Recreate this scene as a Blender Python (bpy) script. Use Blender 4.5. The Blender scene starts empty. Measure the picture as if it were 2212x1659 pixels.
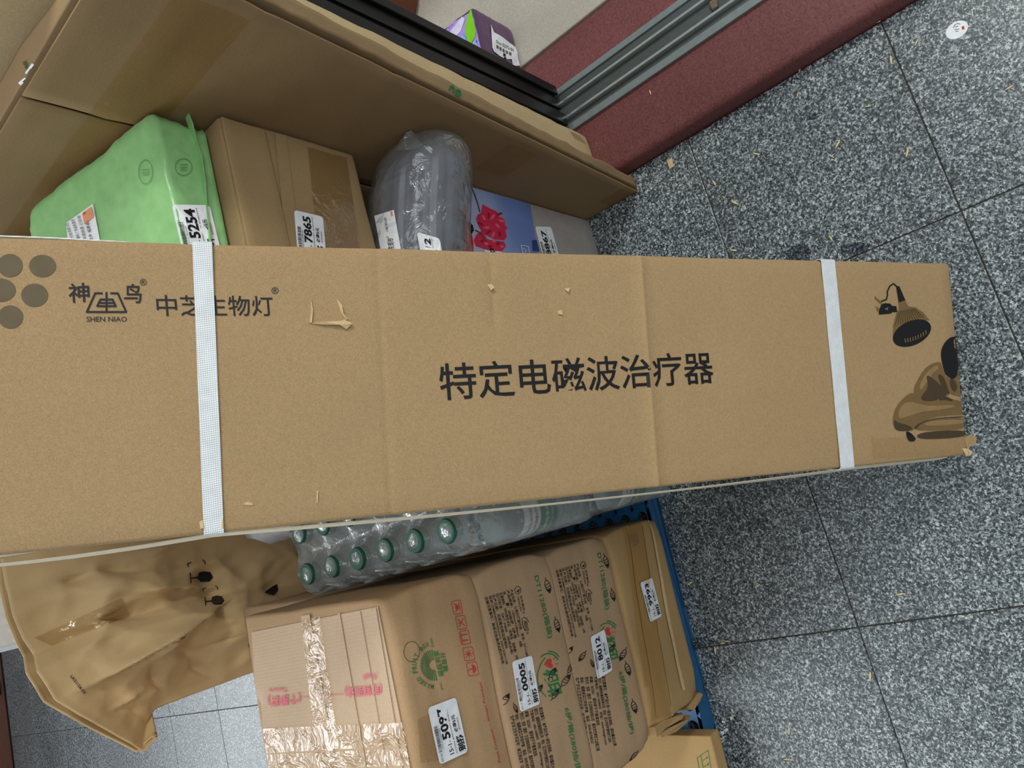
import bpy, bmesh, math, random
import numpy as np
from mathutils import Vector, noise
from mathutils.bvhtree import BVHTree

# ------------------------------------------------------------------ camera / world / light
scene = bpy.context.scene
col = scene.collection
F = 1600.0
PITCH, ROLL, YAW, CAMH = math.radians(50.87), math.radians(-.86), math.radians(18.45), 1.2
CAM = np.array([0, 0, CAMH])
FW = np.array([math.sin(YAW)*math.cos(PITCH), math.cos(YAW)*math.cos(PITCH), -math.sin(PITCH)])
_r = np.array([math.cos(YAW), -math.sin(YAW), 0]); _u = np.cross(_r, FW)
RT = math.cos(ROLL)*_r + math.sin(ROLL)*_u
UP = math.cos(ROLL)*_u - math.sin(ROLL)*_r
cd = bpy.data.cameras.new('camera'); cam = bpy.data.objects.new('camera', cd); col.objects.link(cam)
from mathutils import Matrix
cx, cy, cz = -UP, RT, -FW            # the phone was held sideways: picture right = down
cam.matrix_world = Matrix(((cx[0], cy[0], cz[0], 0), (cx[1], cy[1], cz[1], 0), (cx[2], cy[2], cz[2], CAMH), (0, 0, 0, 1)))
cd.sensor_fit = 'HORIZONTAL'; cd.sensor_width = 36; cd.lens = F/2212*36; cd.clip_start = .02
scene.camera = cam
w = bpy.data.worlds.new('world'); scene.world = w; w.use_nodes = True
w.node_tree.nodes['Background'].inputs[0].default_value = (.86, .95, 1.0, 1)
w.node_tree.nodes['Background'].inputs[1].default_value = .27
def area(name, loc, target, size, power, color):
    l = bpy.data.lights.new(name, 'AREA'); l.shape = 'RECTANGLE'; l.size, l.size_y = size; l.energy = power; l.color = color
    o = bpy.data.objects.new(name, l); col.objects.link(o); o.location = loc
    o.rotation_euler = (Vector(target)-Vector(loc)).to_track_quat('-Z', 'Y').to_euler()
    return o
area('doorway_ceiling_lamp', (2.0, -.9, 3.0), (.1, .6, .3), (.7, .5), 46, (.98, 1.0, .96))
area('street_side_daylight', (.2, -2.1, 3.1), (.05, .6, .3), (2.2, 1.4), 50, (.95, .99, 1.0))
area('open_sky_side', (-1.9, 3.4, 3.8), (-.7, 1.6, .0), (4.0, 4.0), 85, (.92, .97, 1.0))
area('far_street_opening', (-.3, 7.6, 2.9), (-.3, 3.0, .6), (5.5, 4.6), 420, (.92, .96, 1.0))
vs = scene.view_settings
vs.view_transform = 'Standard'; vs.look = 'None'; vs.gamma = 1; vs.exposure = .0; vs.use_curve_mapping = False
scene.cycles.transparent_max_bounces = 24

# ------------------------------------------------------------------ pixel helpers
def ray(x, y): return RT*(829.5-y)/F - UP*(x-1106)/F + FW
def onp(p, p0, n):
    d = ray(*p); return CAM + d*((np.asarray(p0)-CAM) @ n)/(d @ n)
def onx(p, X): return onp(p, (X, 0, 0), np.array([1., 0, 0]))
def ony(p, Y): return onp(p, (0, Y, 0), np.array([0, 1., 0]))
def onz(p, Z): return onp(p, (0, 0, Z), np.array([0, 0, 1.]))
def zoomer(ox, oy, s): return lambda x, y: (ox + x/s, oy + y/s)
def nrm(v): v = np.asarray(v, float); return v/np.linalg.norm(v)

# ------------------------------------------------------------------ materials
def lin(c):
    return tuple(((v/255)/12.92 if v <= 10 else (((v/255)+.055)/1.055)**2.4) for v in c)+(1,)
MATS = {}
def newmat(name):
    m = bpy.data.materials.new(name); m.use_nodes = True
    nt = m.node_tree; b = nt.nodes['Principled BSDF']; return m, nt, b
def ramp(nt, src, stops):
    r = nt.nodes.new('ShaderNodeValToRGB'); e = r.color_ramp.elements
    while len(e) < len(stops): e.new(.5)
    for el, (p, c) in zip(e, stops): el.position = p; el.color = c
    nt.links.new(src, r.inputs[0]); return r
def coords(nt, scale=(1, 1, 1), rand=False):
    t = nt.nodes.new('ShaderNodeTexCoord'); mp = nt.nodes.new('ShaderNodeMapping'); mp.inputs['Scale'].default_value = scale
    nt.links.new(t.outputs['Object'], mp.inputs[0])
    if rand:
        oi = nt.nodes.new('ShaderNodeObjectInfo'); mu = nt.nodes.new('ShaderNodeMath'); mu.operation = 'MULTIPLY'; mu.inputs[1].default_value = 37
        nt.links.new(oi.outputs['Random'], mu.inputs[0]); nt.links.new(mu.outputs[0], mp.inputs['Location'])
    return mp.outputs[0]
def tex(nt, kind, vec, **kw):
    n = nt.nodes.new(kind)
    for k, v in kw.items():
        if k in n.inputs: n.inputs[k].default_value = v
        else: setattr(n, k, v)
    nt.links.new(vec, n.inputs['Vector']); return n
def mixc(nt, fac, a, b, mode='MIX'):
    n = nt.nodes.new('ShaderNodeMix'); n.data_type = 'RGBA'; n.blend_type = mode
    for sock, v in ((n.inputs[0], fac), (n.inputs[6], a), (n.inputs[7], b)):
        if hasattr(v, 'links') or hasattr(v, 'is_linked'): nt.links.new(v, sock)
        else: sock.default_value = v
    return n.outputs[2]
def bump(nt, b, src, strength, dist=.002):
    n = nt.nodes.new('ShaderNodeBump'); n.inputs['Strength'].default_value = strength; n.inputs['Distance'].default_value = dist
    nt.links.new(src, n.inputs['Height']); nt.links.new(n.outputs[0], b.inputs['Normal'])
def plain(name, c, rough=.6, spec=.3, metal=0., **kw):
    if name in MATS: return MATS[name]
    m, nt, b = newmat(name); v = coords(nt)
    n = tex(nt, 'ShaderNodeTexNoise', v, Scale=90., Detail=4.)
    base = lin(c); r = ramp(nt, n.outputs[0], [(.3, tuple(x*.92 for x in base[:3])+(1,)), (.7, tuple(min(1, x*1.06) for x in base[:3])+(1,))])
    nt.links.new(r.outputs[0], b.inputs['Base Color'])
    b.inputs['Roughness'].default_value = rough; b.inputs['Specular IOR Level'].default_value = spec; b.inputs['Metallic'].default_value = metal
    for k, x in kw.items(): b.inputs[k].default_value = x
    MATS[name] = m; return m
def cardboard(name, c, fibre=.5, rough=.85, flute=None, wear=.5):
    if name in MATS: return MATS[name]
    m, nt, b = newmat(name); v = coords(nt); base = lin(c)
    k = lambda f: tuple(min(1, x*f) for x in base[:3])+(1,)
    n1 = tex(nt, 'ShaderNodeTexNoise', v, Scale=800., Detail=5., Roughness=.75)
    n2 = tex(nt, 'ShaderNodeTexNoise', v, Scale=9., Detail=5., Roughness=.6)
    n3 = tex(nt, 'ShaderNodeTexNoise', v, Scale=260., Detail=4., Roughness=.7)
    r1 = ramp(nt, n1.outputs[0], [(.32, k(1-.26*fibre)), (.5, k(1)), (.68, k(1+.24*fibre))])
    r2 = ramp(nt, n2.outputs[0], [(.3, (1-.2*wear,)*3+(1,)), (.65, (1,)*3+(1,))])
    r3 = ramp(nt, n3.outputs[0], [(.35, (1-.10*fibre,)*3+(1,)), (.6, (1,)*3+(1,))])
    c1 = mixc(nt, 1.0, r1.outputs[0], r2.outputs[0], 'MULTIPLY'); c2 = mixc(nt, 1.0, c1, r3.outputs[0], 'MULTIPLY')
    nt.links.new(c2, b.inputs['Base Color']); b.inputs['Roughness'].default_value = rough; b.inputs['Specular IOR Level'].default_value = .25
    h = n3.outputs[0]
    if flute:                                     # corrugation that shows through the liner
        wv = tex(nt, 'ShaderNodeTexWave', v, Scale=flute[1], Distortion=.6, Detail=1.); wv.bands_direction = flute[0]
        ad = nt.nodes.new('ShaderNodeMath'); ad.operation = 'ADD'; nt.links.new(h, ad.inputs[0]); nt.links.new(wv.outputs['Fac'], ad.inputs[1]); h = ad.outputs[0]
    bump(nt, b, h, .25, .001)
    MATS[name] = m; return m
def film(name, fac=.16, rough=.1, tint=(.96, .98, 1), white=.06, bscale=60., bstr=.5, bdist=.004, edge=.6):
    if name in MATS: return MATS[name]
    m, nt, b = newmat(name); nt.nodes.remove(b); out = nt.nodes['Material Output']
    tr = nt.nodes.new('ShaderNodeBsdfTransparent'); tr.inputs[0].default_value = tint+(1,)
    gl = nt.nodes.new('ShaderNodeBsdfGlossy'); gl.inputs['Roughness'].default_value = rough
    df = nt.nodes.new('ShaderNodeBsdfDiffuse'); df.inputs[0].default_value = (.9, .93, .95, 1)
    lw = nt.nodes.new('ShaderNodeLayerWeight'); lw.inputs[0].default_value = .35
    ma = nt.nodes.new('ShaderNodeMath'); ma.operation = 'MULTIPLY_ADD'; ma.inputs[1].default_value = edge; ma.inputs[2].default_value = fac
    nt.links.new(lw.outputs['Facing'], ma.inputs[0])
    mx0 = nt.nodes.new('ShaderNodeMixShader'); mx0.inputs[0].default_value = white
    nt.links.new(tr.outputs[0], mx0.inputs[1]); nt.links.new(df.outputs[0], mx0.inputs[2])
    mx = nt.nodes.new('ShaderNodeMixShader'); nt.links.new(ma.outputs[0], mx.inputs[0]); nt.links.new(mx0.outputs[0], mx.inputs[1]); nt.links.new(gl.outputs[0], mx.inputs[2])
    v = coords(nt); n = tex(nt, 'ShaderNodeTexNoise', v, Scale=bscale, Detail=3., Distortion=1.5)
    bp = nt.nodes.new('ShaderNodeBump'); bp.inputs['Strength'].default_value = bstr; bp.inputs['Distance'].default_value = bdist
    nt.links.new(n.outputs[0], bp.inputs['Height']); nt.links.new(bp.outputs[0], gl.inputs['Normal']); nt.links.new(bp.outputs[0], lw.inputs['Normal'])
    nt.links.new(mx.outputs[0], out.inputs[0]); MATS[name] = m; return m
def granite(name, stops, scale, rough=.4, spec=.5, rand=True):
    m, nt, b = newmat(name); v = coords(nt, rand=rand)
    wob = tex(nt, 'ShaderNodeTexNoise', v, Scale=scale*.6, Detail=2.)
    vv = nt.nodes.new('ShaderNodeVectorMath'); vv.operation = 'MULTIPLY_ADD'; vv.inputs[1].default_value = (.006,)*3
    nt.links.new(wob.outputs['Color'], vv.inputs[0]); nt.links.new(v, vv.inputs[2])
    vo = tex(nt, 'ShaderNodeTexVoronoi', vv.outputs[0], Scale=scale); sp = nt.nodes.new('ShaderNodeSeparateColor'); nt.links.new(vo.outputs['Color'], sp.inputs[0])
    no = tex(nt, 'ShaderNodeTexNoise', v, Scale=scale*.45, Detail=5., Roughness=.75)
    ad = nt.nodes.new('ShaderNodeMath'); ad.operation = 'MULTIPLY_ADD'; ad.inputs[1].default_value = .70
    mu = nt.nodes.new('ShaderNodeMath'); mu.operation = 'MULTIPLY'; mu.inputs[1].default_value = .30
    nt.links.new(no.outputs[0], ad.inputs[0]); nt.links.new(sp.outputs[0], mu.inputs[0]); nt.links.new(mu.outputs[0], ad.inputs[2])
    r = ramp(nt, ad.outputs[0], stops)
    big = tex(nt, 'ShaderNodeTexNoise', v, Scale=4., Detail=3.); rb = ramp(nt, big.outputs[0], [(.3, (.78,)*3+(1,)), (.65, (1,)*3+(1,))])
    nt.links.new(mixc(nt, 1., r.outputs[0], rb.outputs[0], 'MULTIPLY'), b.inputs['Base Color'])
    b.inputs['Roughness'].default_value = rough; b.inputs['Specular IOR Level'].default_value = spec
    bump(nt, b, ad.outputs[0], .25, .0012); MATS[name] = m; return m

G = lambda *c: lin(c)
M_FLOOR = granite('grey_granite', [(.33, G(30, 33, 36)), (.43, G(62, 69, 73)), (.51, G(96, 105, 109)), (.59, G(142, 152, 155)), (.68, G(208, 213, 212)), (.8, G(222, 216, 200))], 450, .30, .65)
M_GROUT = plain('grout', (70, 66, 58), .9)
M_RED = granite('red_granite', [(.25, G(88, 50, 49)), (.5, G(120, 68, 66)), (.7, G(134, 80, 77)), (.85, G(164, 116, 110))], 520, .42, .4, False)
M_BEIGE = granite('beige_terrazzo', [(.3, G(176, 166, 152)), (.5, G(188, 179, 165)), (.7, G(196, 188, 174))], 500, .5, .3, False)
M_TRACK = plain('track_metal', (150, 160, 158), .34, .5, .6)
M_TRACK_D = plain('track_dark_metal', (92, 97, 95), .45, .5, .5)
M_RAIL = plain('rail_metal', (212, 220, 218), .2, .5, .8)
M_BLACK = plain('black_aluminium', (15, 16, 19), .45, .3)
M_CB1 = cardboard('kraft_long', (177, 147, 107), .85, wear=.3)
M_CB2 = cardboard('kraft_panel', (150, 124, 90), .35, wear=.6)
M_CB3 = cardboard('kraft_edge', (190, 168, 128), .5)
M_CB4 = cardboard('kraft_fruit', (184, 150, 112), .5)
M_CB4T = cardboard('kraft_fruit_top', (204, 176, 146), .4, flute=('X', 75))
M_CB5 = cardboard('kraft_tissue', (180, 149, 116), .45)
M_CB6 = cardboard('kraft_flat', (180, 147, 100), .4)
M_CB7 = cardboard('kraft_brown', (160, 134, 96), .45)
M_TORN = cardboard('torn_paper', (214, 186, 140), .8)
M_PAPER = cardboard('kraft_paper', (204, 174, 128), .25, .55, wear=.3)
M_WHITE = plain('white_board', (232, 230, 228), .6)
M_LABEL = plain('label_paper', (236, 238, 242), .45)
M_STRAP = plain('white_strap', (232, 236, 238), .35, .5)
def _weave(m):
    nt = m.node_tree; b = nt.nodes['Principled BSDF']; v = coords(nt, (1, 1, 1))
    a1 = tex(nt, 'ShaderNodeTexWave', v, Scale=170.); a1.bands_direction = 'X'; a2 = tex(nt, 'ShaderNodeTexWave', v, Scale=200.); a2.bands_direction = 'Z'
    mu = nt.nodes.new('ShaderNodeMath'); mu.operation = 'MULTIPLY'; nt.links.new(a1.outputs['Fac'], mu.inputs[0]); nt.links.new(a2.outputs['Fac'], mu.inputs[1]); bump(nt, b, mu.outputs[0], .5, .0012)
_weave(M_STRAP)
M_STRAPC = plain('cream_strap', (240, 230, 204), .5)
M_INK = plain('black_ink', (26, 26, 28), .55)
M_HALF = plain('halftone_ink', (108, 96, 74), .8)
M_MID = plain('brown_halftone', (124, 98, 62), .8)
M_DRK = plain('dark_halftone', (76, 62, 44), .8)
M_GREENINK = plain('green_ink', (52, 120, 66), .7)
M_REDINK = plain('red_ink', (196, 66, 60), .7)
M_PINK = plain('pink_ink', (222, 104, 120), .7)
M_BLUE = plain('blue_plastic', (28, 92, 140), .35, .5)
M_TAPE = film('clear_tape', .05, .10, (.93, .88, .78), .0, 38., .5)
M_TAPE_G = film('glossy_tape', .03, .10, (.96, .92, .85), .0, 30., 1.0, .012, .25)
M_TAPE_D = film('old_tape', .012, .3, (.95, .90, .78), .0, 30., .2, .004, .05)
M_WRAP = film('clear_wrap', .03, .16, (.95, .97, .99), .09, 26., .8, .008)
M_SHRINK = film('shrink_wrap', .03, .10, (.95, .985, .985), .20, 32., .8, .006)
M_BOTTLE = plain('bottle_plastic', (190, 202, 202), .1, .6, Alpha=.5)
M_CAP = plain('green_cap', (34, 92, 74), .5, .3)
M_BLABEL = plain('bottle_green_label', (44, 132, 96), .4)
M_GREEN = plain('green_poly', (142, 194, 128), .33, .5)
M_RUST = plain('rust_red_plastic', (120, 66, 46), .45)
M_DBAG = plain('dark_blue_poly', (44, 58, 70), .28, .6)

# ------------------------------------------------------------------ object helpers
def tag(o, label=None, cat=None, group=None, kind=None):
    for k, v in (('label', label), ('category', cat), ('group', group), ('kind', kind)):
        if v: o[k] = v
    return o
def empty(name, loc, label=None, cat=None, group=None, kind=None):
    o = bpy.data.objects.new(name, None); o.empty_display_size = .05; col.objects.link(o); o.location = tuple(loc)
    return tag(o, label, cat, group, kind)
def wloc(o):
    v = np.zeros(3)
    while o is not None: v = v + np.array(o.location); o = o.parent
    return v
def mk(name, verts, faces, mat, parent=None, origin=None, smooth=False):
    verts = np.asarray(verts, float)
    base = wloc(parent) if parent is not None else (np.asarray(origin, float) if origin is not None else np.array([verts[:, 0].mean(), verts[:, 1].mean(), verts[:, 2].min()]))
    if len(faces) == 0: return None
    used = sorted({int(i) for f in faces for i in f})
    if len(used) < len(verts) and used: rm = {a: b for b, a in enumerate(used)}; verts = verts[used]; faces = [tuple(rm[int(i)] for i in f) for f in faces]
    me = bpy.data.meshes.new(name); me.from_pydata([tuple(v) for v in verts-base], [], [tuple(int(i) for i in f) for f in faces]); me.update()
    me.materials.append(mat)
    if smooth: me.polygons.foreach_set('use_smooth', [True]*len(me.polygons))
    o = bpy.data.objects.new(name, me); col.objects.link(o)
    if parent is not None: o.parent = parent
    else: o.location = tuple(base)
    return o
class Face:                        # a surface that prints, labels and tape lie on
    def __init__(s, p0, n, verts=None, faces=None, cast=False):
        s.cast = cast; s.p0 = np.asarray(p0, float); s.n = nrm(n)
        s.bvh = BVHTree.FromPolygons([tuple(v) for v in verts], [tuple(int(i) for i in f) for f in faces]) if verts is not None else None
    def at(s, p): return onp(p, s.p0, s.n)
    def drop(s, pts, off):
        out = []; s.miss = []
        for i, p in enumerate(pts):
            h = None
            if s.bvh is not None:
                h = s.bvh.ray_cast(Vector(CAM), Vector(nrm(p-CAM)), 9)[0] if s.cast else s.bvh.ray_cast(Vector(p+s.n*.06), Vector(-s.n), .14)[0]
            if h is None and s.bvh is not None: s.miss.append(i)
            q = np.array(h) if h is not None else p - s.n*((p-s.p0) @ s.n)
            out.append(q + s.n*off)
        return np.array(out)
    def keep(s, faces):                # nothing hangs over the edge of the thing it is printed on
        m = set(s.miss); return [f for f in faces if not m.intersection(f)] if m else faces
_tc = {}
def text_geo(body, bold=0.):
    key = (body, bold)
    if key not in _tc:
        c = bpy.data.curves.new('t', 'FONT'); c.body = body; c.offset = bold; c.resolution_u = 2
        o = bpy.data.objects.new('t', c); me = o.to_mesh()
        v = np.zeros(len(me.vertices)*3); me.vertices.foreach_get('co', v); v = v.reshape(-1, 3)
        f = [tuple(p.vertices) for p in me.polygons]
        o.to_mesh_clear(); bpy.data.objects.remove(o); bpy.data.curves.remove(c)
        _tc[key] = (v, f)
    return _tc[key]
def flip_out(verts, faces, n, face=None):
    out = []
    if face is not None: faces = face.keep(faces)
    for f in faces:
        a, b, c = verts[f[0]], verts[f[1]], verts[f[2]]
        out.append(f if np.cross(b-a, c-a) @ n >= 0 else tuple(reversed(f)))
    return out
def text3(parent, body, A, B, T, mat, face, bold=0., off=.0007, name='printed_text'):
    """lay the text's box on the surface: A lower left, B lower right, T upper left, all points on it"""
    v, f = text_geo(body, bold)
    if len(v) == 0: return None
    lo, hi = v.min(0), v.max(0); s = (v-lo)/np.maximum(hi-lo, 1e-6)
    P = A + np.outer(s[:, 0], B-A) + np.outer(s[:, 1], T-A)
    P = face.drop(P, off)
    return mk(name, P, flip_out(P, f, face.n, face), mat, parent)
def text(parent, body, a, b, t, mat, face, bold=0., off=.0007, name='printed_text'):
    return text3(parent, body, face.at(a), face.at(b), face.at(t), mat, face, bold, off, name)
def poly(parent, pts, mat, face, off=.0005, name='printed_mark', sub=0):
    """flat printed area from a picture outline lying on the surface"""
    P = [face.at(p) for p in pts]
    bm = bmesh.new(); vs_ = [bm.verts.new(p) for p in P]; bm.faces.new(vs_)
    bmesh.ops.triangulate(bm, faces=bm.faces[:])
    if sub: bmesh.ops.subdivide_edges(bm, edges=bm.edges[:], cuts=sub, use_grid_fill=True); bmesh.ops.triangulate(bm, faces=bm.faces[:])
    bm.verts.index_update(); V = np.array([v.co[:] for v in bm.verts]); Fc = [tuple(v.index for v in f.verts) for f in bm.faces]; bm.free()
    V = face.drop(V, off)
    return mk(name, V, flip_out(V, Fc, face.n, face), mat, parent)
def strokes(parent, lines, width, mat, face, off=.0006, name='printed_mark'):
    """lines: lists of pixel points; width in pixels; one mesh"""
    V, Fc = [], []
    for ln in lines:
        pts = [np.array(p, float) for p in ln]
        for a, b in zip(pts[:-1], pts[1:]):
            d = nrm(b-a); n = np.array([-d[1], d[0]])*width/2; e = d*width*.3
            i = len(V); V += [face.at(q) for q in (a-e-n, b+e-n, b+e+n, a-e+n)]; Fc.append((i, i+1, i+2, i+3))
    V = face.drop(np.array(V), off)
    return mk(name, V, flip_out(V, Fc, face.n, face), mat, parent)
def sheet(parent, quad, mat, face, off, name, nu=6, nv=6, label=None):
    """thin sheet (tape, label) following the surface; quad = 4 pixel corners"""
    q = [face.at(p) for p in quad]; V, Fc = [], []
    for j in range(nv+1):
        for i in range(nu+1):
            s, t = i/nu, j/nv; V.append((q[0]*(1-s)+q[1]*s)*(1-t)+(q[3]*(1-s)+q[2]*s)*t)
    V = face.drop(np.array(V), off)
    for j in range(nv):
        for i in range(nu): a = j*(nu+1)+i; Fc.append((a, a+1, a+nu+2, a+nu+1))
    o = mk(name, V, flip_out(V, Fc, face.n, face), mat, parent, smooth=True)
    if label and o: o['label'] = label
    return o
def axis_coords(L, b, n, extra=()):
    c = [0, b] + [b+(L-2*b)*i/n for i in range(1, n)] + [L-b, L]
    for e in extra: c += [e-.006, e-.002, e, e+.002, e+.006]
    return sorted(set(round(x, 6) for x in c if -1e-9 <= x <= L+1e-9))
def roundbox(dims, b, ns, disp=None, extra=((), (), ())):
    """rounded box surface in local coords 0..L; disp(p, n) -> vector"""
    cs = [axis_coords(L, b, n, e) for L, n, e in zip(dims, ns, extra)]
    idx, V, N, Fc = {}, [], [], []
    def vert(p):
        k = tuple(round(x, 6) for x in p)
        if k not in idx:
            p = np.array(p, float); c = np.clip(p, b, np.array(dims)-b); d = p-c; l = np.linalg.norm(d)
            n = d/l if l > 1e-9 else d
            idx[k] = len(V); V.append(c+n*b); N.append(n)
        return idx[k]
    for ax in range(3):
        a1, a2 = (ax+1) % 3, (ax+2) % 3
        for side in (0, 1):
            for i in range(len(cs[a1])-1):
                for j in range(len(cs[a2])-1):
                    q = []
                    for (ii, jj) in ((i, j), (i+1, j), (i+1, j+1), (i, j+1)):
                        p = [0, 0, 0]; p[ax] = dims[ax]*side; p[a1] = cs[a1][ii]; p[a2] = cs[a2][jj]; q.append(vert(p))
                    Fc.append(tuple(q) if side else tuple(reversed(q)))
    V, N = np.array(V), np.array(N)
    if disp is not None: V = V + np.array([disp(p, n) for p, n in zip(V, N)])
    return V, Fc
def fbm(p, s, seed=0, oct=3):
    return noise.fractal(Vector((p[0]*s+seed*7.31, p[1]*s-seed*3.17, p[2]*s+seed*1.73)), 1., 2., oct)
def dents(amp, scale, seed): return lambda p, n: n*fbm(p, scale, seed)*amp
class Frame:
    def __init__(s, o, ux, uy, uz): s.o, s.a = np.asarray(o, float), np.array([ux, uy, uz], float)
    def __call__(s, P): return s.o + np.asarray(P, float) @ s.a
def trilin(c8):                                  # c8[z][y][x] corner points
    c = np.array(c8, float)
    def f(P):
        x, y, z = [np.asarray(P)[:, i, None] for i in range(3)]
        g = lambda k, j: c[k][j][0]*(1-x)+c[k][j][1]*x
        return (g(0, 0)*(1-y)+g(0, 1)*y)*(1-z)+(g(1, 0)*(1-y)+g(1, 1)*y)*z
    return f
def box_mesh(lo, hi, b=.003):
    d = np.array(hi)-np.array(lo); V, Fc = roundbox(d, min(b, d.min()*.3), (1, 1, 1)); return V+np.array(lo), Fc
def sbox(name, lo, hi, mat, parent=None, b=.003): V, Fc = box_mesh(lo, hi, b); return mk(name, V, Fc, mat, parent)
def lathe(profile, n=28):
    V, Fc = [], []
    for r, z in profile:
        for k in range(n): a = 2*math.pi*k/n; V.append((r*math.cos(a), r*math.sin(a), z))
    for j in range(len(profile)-1):
        for k in range(n): Fc.append((j*n+k, j*n+(k+1) % n, (j+1)*n+(k+1) % n, (j+1)*n+k))
    return np.array(V), Fc
def tube(pts, r, n=8):
    V, Fc = [], []; pts = [np.array(p, float) for p in pts]
    for i, p in enumerate(pts):
        d = nrm(pts[min(i+1, len(pts)-1)]-pts[max(i-1, 0)]); a = nrm(np.cross(d, (0.31, .2, .93))); c = np.cross(d, a)
        for k in range(n): t = 2*math.pi*k/n; V.append(p+r*(a*math.cos(t)+c*math.sin(t)))
    for i in range(len(pts)-1):
        for k in range(n): Fc.append((i*n+k, i*n+(k+1) % n, (i+1)*n+(k+1) % n, (i+1)*n+k))
    Fc += [tuple(range(n-1, -1, -1)), tuple(range((len(pts)-1)*n, len(pts)*n))]
    return np.array(V), Fc

def sticker(parent, face, br, tr, bl, number, prefix='15-1-', off=.0010, tail='必得5元'):
    """pick-up code label: reads from br to tr, its top edge lies at bl"""
    A, B, T = face.at(br), face.at(tr), face.at(bl)
    W, Hh = B-A, T-A
    P = lambda u, v: A+W*u+Hh*v
    c = .07; pts = []
    for (u0, v0, s) in ((1-c, c*1.4, -90), (1-c, 1-c*1.4, 0), (c, 1-c*1.4, 90), (c, c*1.4, 180)):
        for k in range(4): t = math.radians(s+30*k); pts.append((u0+c*math.cos(t), v0+c*1.4*math.sin(t)))
    g = [P(.5, .5)]+[P(*q) for q in pts]; mid = [P(.5+(q[0]-.5)*.5, .5+(q[1]-.5)*.5) for q in pts]
    V = face.drop(np.array([g[0]]+mid+g[1:]), off); n = len(pts)
    Fc = [(0, 1+i, 1+(i+1) % n) for i in range(n)]+[(1+i, 1+n+i, 1+n+(i+1) % n, 1+(i+1) % n) for i in range(n)]
    lab = mk('pickup_label', V, flip_out(V, Fc, face.n, face), M_LABEL, parent); lab['label'] = 'white pick-up label numbered '+number
    o2 = off+.0006
    rnd = random.Random(int(number)); u = .2; bv, bf = [], []
    while u < .66:
        wd = rnd.choice((.005, .008, .012)); i = len(bv); bv += [P(u, .83), P(u+wd, .83), P(u+wd, .95), P(u, .95)]; bf.append((i, i+1, i+2, i+3)); u += wd+rnd.choice((.006, .009, .013))
    bv = face.drop(np.array(bv), o2); mk('barcode', bv, flip_out(bv, bf, face.n, face), M_INK, lab)
    tx = lambda s, u0, u1, v0, v1, b=0., m=M_INK: text3(lab, s, P(u0, v0), P(u1, v0), P(u0, v1), m, face, b, o2)
    tx('77013218'+number+'97', .24, .6, .765, .81)
    tx('07/19', .03, .17, .85, .92, 0, M_HALF)
    if prefix: tx(prefix, .08, .32, .47, .6, .01)
    tx(number, .36, .92, .45, .74, .03)
    tx('此件已到站 请凭取件码取件 请勿遗失本标签', .06, .94, .375, .415)
    tx('别扔', .06, .36, .06, .32, .035); tx(tail, .41, .72, .19, .32, .02)
    tx('请凭码取件', .42, .66, .09, .15, 0, M_HALF)
    return lab

# ------------------------------------------------------------------ setting: floor, threshold, door
THR = .585                                             # outer face of the threshold
fl = sbox('floor', (-2.45, -1.35, -.08), (THR, 4.6, -.0022), M_GROUT); tag(fl, kind='structure')
XL = [.272-.533*k for k in range(0, 6)]; Y0, DY = .0817, .328
def tile_obj(x0, x1, y0, y1, cache={}):
    key = round(x1-x0, 3)
    if key not in cache:
        g = .0009; V, Fc = box_mesh((g, g, -.03), (x1-x0-g, y1-y0-g, 0), .0010)
        cache[key] = mk('tile', V, Fc, M_FLOOR, None, origin=(0, 0, 0)); o = cache[key]
    else: o = cache[key].copy(); col.objects.link(o)
    o.parent = fl; o.location = (x0-fl.location.x, y0-fl.location.y, -fl.location.z)
for k in range(-4, 13):
    y = Y0+DY*k
    tile_obj(XL[0], THR-.001, y, y+DY)
    for i in range(5): tile_obj(XL[i+1], XL[i], y, y+DY)
V, Fc = roundbox((.30, 4.4, .12), .012, (3, 30, 1), dents(.0007, 30, 3)); V += np.array([THR, -1.4, -.08])
tag(mk('trim_1', V, Fc, M_RED, smooth=True), 'red granite door threshold step', kind='structure')
tag(sbox('floor', (.887, -1.4, -.08), (3.2, 3.0, .038), M_BEIGE), kind='structure')
tr = empty('door_track', (.745, .8, .04), 'dirty metal double-rail sliding door track set in the red threshold', 'track')
sbox('channel', (.702, -1.4, .0395), (.788, 3, .043), M_TRACK_D, tr, .001)
sbox('flange', (.698, -1.4, .0395), (.712, 3, .047), M_TRACK, tr, .001)
sbox('flange', (.778, -1.4, .0395), (.790, 3, .047), M_TRACK, tr, .001)
sbox('rail', (.722, -1.4, .043), (.727, 3, .054), M_RAIL, tr, .001)
sbox('rail', (.754, -1.4, .043), (.759, 3, .054), M_RAIL, tr, .001)
dr = empty('door_1', (.745, .6, .055), 'black framed glass sliding door leaf', kind='structure')
sbox('stile', (.706, .60, .056), (.790, .66, 2.15), M_BLACK, dr, .004)
sbox('stile_groove', (.742, .596, .056), (.747, .60, 2.15), M_BLACK, dr, .001)
sbox('stile_ridge', (.772, .593, .056), (.790, .60, 2.15), M_BLACK, dr, .002)
sbox('stile_ridge', (.706, .592, .056), (.730, .60, 2.15), M_BLACK, dr, .002)
sbox('stile', (.72, 1.74, .056), (.775, 1.80, 2.15), M_BLACK, dr, .004)
sbox('bottom_rail', (.72, .66, .056), (.775, 1.74, .14), M_BLACK, dr, .004)
sbox('top_rail', (.72, .66, 2.07), (.775, 1.74, 2.15), M_BLACK, dr, .004)
sbox('pane', (.744, .66, .14), (.750, 1.74, 2.07), film('door_glass', .06, .02, (.9, .95, .95), .02, 5., 0.), dr, .001)

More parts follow.
